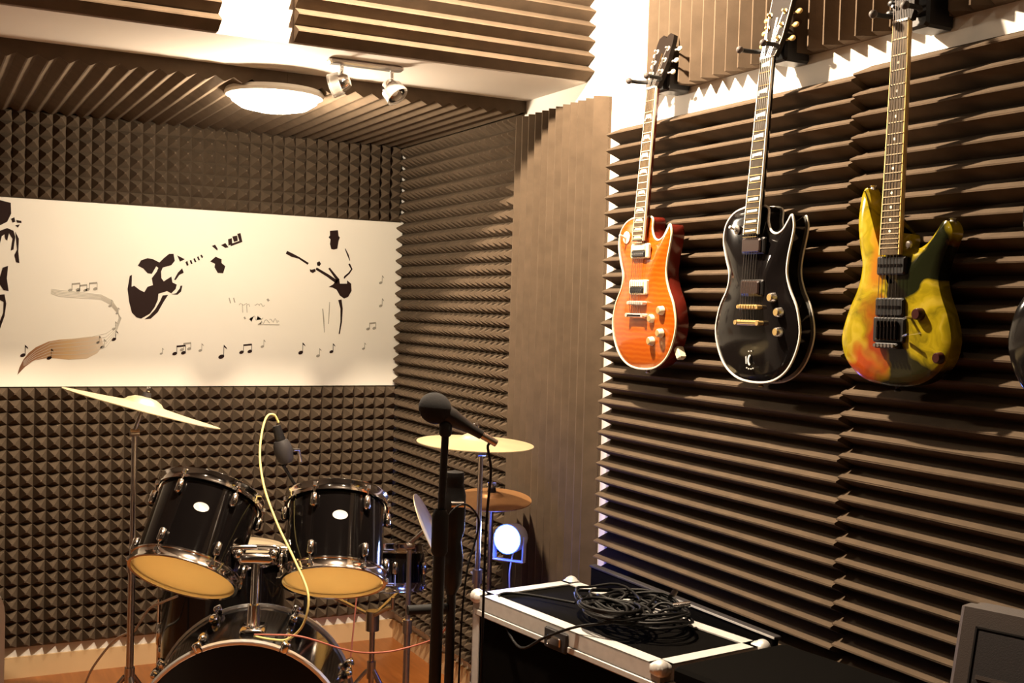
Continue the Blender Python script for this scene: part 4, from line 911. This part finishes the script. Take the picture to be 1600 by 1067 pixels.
rs = catmull([(1.335, 3.665, .705), (1.350, 3.66, .74), (1.36, 3.66, .80), (1.372, 3.70, .86), (1.38, 3.72, .82), (1.365, 3.69, .73), (1.335, 3.655, .66), (1.325, 3.65, .55), (1.31, 3.66, .3), (1.30, 3.68, .01)], 6)
tag(MB().tube(rs, .0026, 8).build('snare_cable', M_redc, None, 60), 'short red cable bent over the rim of the snare drum', 'cable')
wc = catmull([(.73, 3.60, .64), (.715, 3.74, .59), (.690, 3.84, .545), (.655, 3.90, .46), (.655, 4.06, .41), (.640, 4.25, .33), (.60, 4.45, .18), (.57, 4.60, .02), (.50, 4.62, .006), (.36, 4.60, .006)], 6)
tag(MB().tube(wc, .0042, 8).build('power_cable', M_whitec, None, 60), 'pale cable running behind the left cymbal stand to the floor', 'cable')

# ------------------------------------------------------------------ blue stage light
lc = Vector((1.786, 3.440, .780))
ld = Vector((-.80, -.60, .04)).normalized()
t = thing('stage_light', 'small white stage light glowing blue between the cymbals and the flight case', 'stage light', axis_matrix(lc, ld))
MB().lathe([(0, -.06), (.034, -.058), (.046, -.045), (.050, .0), (.050, .022), (.046, .022), (.046, .006)], 24).build('housing', M_whitep, t, 40)
MB().lathe([(.046, .004), (.038, .012), (.025, .015), (0, .016)], 24).build('lens', M_led, t, 60)
yk = MB()
yk.box(.051, .057, -.07, .012, -.012, .012, .002); yk.box(-.057, -.051, -.07, .012, -.012, .012, .002); yk.box(-.057, .057, -.076, -.070, -.012, .012, .002)
yk.build('yoke', M_whitep, t)
point('led_light', (0, 0, .07), .03, P_LED, (0.03, 0.10, 1.0), t)
t = thing('light_stand', 'thin dark stand under the blue stage light', 'stand', T(1.800, 3.462, 0), 'stands of the drum kit')
MB().lathe([(0, 0), (.06, 0), (.06, .010), (.02, .018), (.012, .05), (0, .05)], 24).build('base', M_black, t, 40)
MB().cyl((0, 0, .05), (0, 0, .704), .007, n=12).build('tube', M_black, t, 40)
tag(MB().tube(catmull([(1.802, 3.44, .735), (1.785, 3.425, .70), (1.78, 3.42, .62), (1.80, 3.40, .3), (1.80, 3.38, .01)], 6), .003, 8).build('power_cable', M_whitec, None, 60), 'white cable hanging from the blue stage light', 'cable')

# ------------------------------------------------------------------ flight case with cable coil
CZ = .735
CM = T(1.664, 2.612, 0) @ Matrix.Rotation(radians(8.0), 4, 'Z')
case = thing('flight_case', 'black flight case with bright aluminium edges and ball corners by the wall', 'case', CM)
hx, hy = .178, .392
MB().box(-hx + .006, hx - .006, -hy + .006, hy - .006, .09, CZ - .006).build('body', M_blackmatte, case)
e = .016
def edge(p0, p1):
    a, b = Vector(p0), Vector(p1); lo = [min(a[i], b[i]) for i in range(3)]; hi = [max(a[i], b[i]) for i in range(3)]
    return (lo, hi)
def angle_bar(axis, s1, s2):
    """L profile along an edge of the case."""
    b = MB(); th = .0035; wd = .044 if axis != 'z' else .032
    if axis == 'y':
        x = s1*hx; z = CZ if s2 > 0 else .09
        b.box(min(x, x - s1*wd), max(x, x - s1*wd), -hy, hy, *( (z - th, z) if s2 > 0 else (z, z + th)))
        b.box(min(x, x - s1*th), max(x, x - s1*th), -hy, hy, *((z - wd, z) if s2 > 0 else (z, z + wd)))
    elif axis == 'x':
        y = s1*hy; z = CZ if s2 > 0 else .09
        b.box(-hx, hx, min(y, y - s1*wd), max(y, y - s1*wd), *((z - th, z) if s2 > 0 else (z, z + th)))
        b.box(-hx, hx, min(y, y - s1*th), max(y, y - s1*th), *((z - wd, z) if s2 > 0 else (z, z + wd)))
    else:
        x, y = s1*hx, s2*hy
        b.box(min(x, x - s1*wd), max(x, x - s1*wd), min(y, y - s2*th), max(y, y - s2*th), .09, CZ)
        b.box(min(x, x - s1*th), max(x, x - s1*th), min(y, y - s2*wd), max(y, y - s2*wd), .09, CZ)
    return b
for ax in 'xyz':
    for s1 in (-1, 1):
        for s2 in (-1, 1):
            angle_bar(ax, s1, s2).build('edge_profile', M_alu, case)
# lid channel just under the top edge
for s1 in (-1, 1):
    MB().box(s1*hx - .004, s1*hx + .004, -hy + .01, hy - .01, CZ - .058, CZ - .040, .003).build('lid_channel', M_alu, case)
    MB().box(-hx + .01, hx - .01, s1*hy - .004, s1*hy + .004, CZ - .058, CZ - .040, .003).build('lid_channel', M_alu, case)
for s1 in (-1, 1):
    for s2 in (-1, 1):
        for z in (CZ - .008, .098):
            b = MB().sphere((s1*(hx - .008), s2*(hy - .008), z), .021, 16, 12)
            b.box(s1*(hx - .012) - .022, s1*(hx - .012) + .022, s2*(hy - .012) - .022, s2*(hy - .012) + .022, z - .018, z + .014, .008)
            b.build('ball_corner', M_alucorner, case, 50)
        w_ = MB().cyl((s1*(hx - .05) - .012, s2*(hy - .07), .045), (s1*(hx - .05) + .012, s2*(hy - .07), .045), .045, n=24).build('castor_wheel', M_rubber, case, 40)
        MB().box(-.03, .03, -.035, .035, .06, .092, .004).xf(T(s1*(hx - .05), s2*(hy - .07), 0)).build('castor_fork', M_steel, w_)
la = MB().box(-hx - .008, -hx + .002, -.05, .045, CZ - .062, CZ - .010, .003).build('latch_plate', M_greyd, case)
MB().box(-hx - .014, -hx - .008, -.03, .025, CZ - .050, CZ - .025, .003).build('latch_turn', M_chrome, la)
MB().tube(catmull([(-.10, -hy - .004, .52), (-.08, -hy - .03, .50), (0, -hy - .04, .495), (.08, -hy - .03, .50), (.10, -hy - .004, .52)], 5), .008, 8).build('handle', M_rubber, case, 60)
rnd = random.Random(3)
pts = []
N = 15*22
for i in range(N + 1):
    u = i/N; a = 2*pi*15*u
    r = .10 + .055*sin(a*.273 + 1) + .03*sin(a*.61)
    k = min(1.0, 12*u, 12*(1 - u))
    cx = 1.700 + .035*sin(a*.117 + .5); cy = 2.55 + .07*sin(a*.089) 
    pts.append((cx + cos(a)*r*.82, cy + sin(a)*r*1.08, CZ + .008 + .030*abs(sin(a*.371)) + .028*u + .006*sin(3*a)))
pts = [p for p in pts]
tail = catmull([pts[-1], (1.60, 2.42, CZ + .05), (1.50, 2.50, CZ + .020), (1.462, 2.60, CZ - .03), (1.455, 2.72, CZ - .09), (1.462, 2.83, CZ - .055), (1.478, 2.90, CZ - .008), (1.50, 2.92, CZ + .006), (1.56, 2.88, CZ + .006), (1.63, 2.74, CZ + .01)], 5)
pts = pts + tail[1:]
tag(MB().tube(pts, .0038, 6).build('cable_coil', M_cable, None, 60), 'coil of black audio cable lying on the flight case', 'cable')
c2 = []
for i in range(7*20 + 1):
    a = 2*pi*i/20; r = .085 + .02*sin(a*.31)
    c2.append((1.60 + cos(a)*r*.75 + .02*sin(a*.13), 2.50 + sin(a)*r*.95, CZ + .030 + .022*abs(sin(a*.27)) + .02*i/140))
tag(MB().tube(c2, .0040, 6).build('cable_coil', M_cable, None, 60), 'smaller loop of black cable on top of the big coil near the case edge', 'cable')
for (x, y, z, dx) in ((1.80, 2.53, CZ + .06, .5), (1.765, 2.47, CZ + .055, -.3)):
    p = Vector((x, y, z)); dd = Vector((.6, dx, .1)).normalized()
    t = tag(MB().cyl(p, p + dd*.045, .008, n=12).build('jack_plug', M_chrome, None, 40), 'bright jack plug lying in the cable coil, ' + ('farther from' if dx > 0 else 'nearer to') + ' the case edge', 'plug')

# thin black lid leaning between the case and the wall
lid = thing('case_lid', 'thin black case lid leaning between the flight case and the foam wall', 'case lid', T(1.926, 2.70, 0) @ Matrix.Rotation(radians(1.0), 4, 'Z'))
MB().box(-.010, .010, -.44, .42, .0, .745, .004).build('panel', M_blackmatte, lid)
MB().box(-.012, .012, -.445, .425, .742, .750, .002).build('edge_profile', M_greyd, lid)
MB().box(-.0125, -.0105, -.445, -.02, .744, .749).build('edge_trim', M_alu, lid)

# black desk and grey speaker at the lower right
desk = thing('equipment_desk', 'black equipment desk along the foam wall at the lower right', 'desk', T(1.77, 1.56, 0) @ Matrix.Rotation(radians(8), 4, 'Z'))
MB().box(-.20, .16, -.62, .56, .735, .775, .008).build('top', M_blackmatte, desk)
for sx in (-.17, .13):
    for sy in (-.58, .52): MB().box(sx - .02, sx + .02, sy - .02, sy + .02, 0, .735).build('leg', M_black, desk)
MB().box(.10, .12, -.58, .52, .25, .735).build('back_panel', M_blackmatte, desk)
MB().box(-.18, .10, -.58, .52, .36, .38).build('shelf', M_blackmatte, desk)
SM = orient((1.570, 1.420, .776), Vector((.31, -.95, 0)).normalized(), Vector((.95, .31, 0)).normalized(), (0, 0, 1)) @ T(0, 0, .068) @ Matrix.Rotation(radians(-16), 4, 'X')
sp = thing('pa_speaker', 'grey plastic speaker box with recessed front panel at the right border', 'speaker', SM)
MB().box(0, .36, .02, .24, 0, .235, .02).build('cabinet', M_greyp, sp)
MB().box(.008, .352, .004, .03, .006, .229, .008).build('front_frame', M_greyp, sp)
MB().box(.045, .315, -.001, .02, .028, .188, .004).build('front_panel', M_greyd, sp)
for k in range(5): MB().box(.055, .305, -.004, .0, .040 + .016*k, .047 + .016*k).build('grille_slat', M_greyp, sp)
for q in ((.042, .045), (.315, .318)): MB().box(q[0], q[1], -.002, .006, .026, .190).build('groove', M_black, sp)
MB().box(.042, .318, -.002, .006, .188, .191).build('groove', M_black, sp)
for x in (.04, .29): MB().box(x, x + .03, .03, .06, -.056, .006, .004).build('foot', M_black, sp)

# white upright panel with a rounded top corner at the left border
wp = thing('white_panel', 'tall white upright panel with rounded corner at the left border', 'panel', T(.17, 2.70, 0) @ Matrix.Rotation(radians(4), 4, 'Z'))
poly = [(-.5, 0), (.014, 0), (.014, .80)] + [(-.046 + .06*cos(a), .86 + .075*sin(a)) for a in [radians(15*i) for i in range(7)]] + [(-.5, .935)]
MB().prism(poly, -.012, .012).xf(Matrix(((1, 0, 0, 0), (0, 0, -1, 0), (0, 1, 0, 0), (0, 0, 0, 1)))).build('board', M_whitep, wp)
for x in (-.45, -.06): MB().box(x - .03, x + .03, -.12, .12, 0, .02, .004).build('foot', M_whitep, wp)
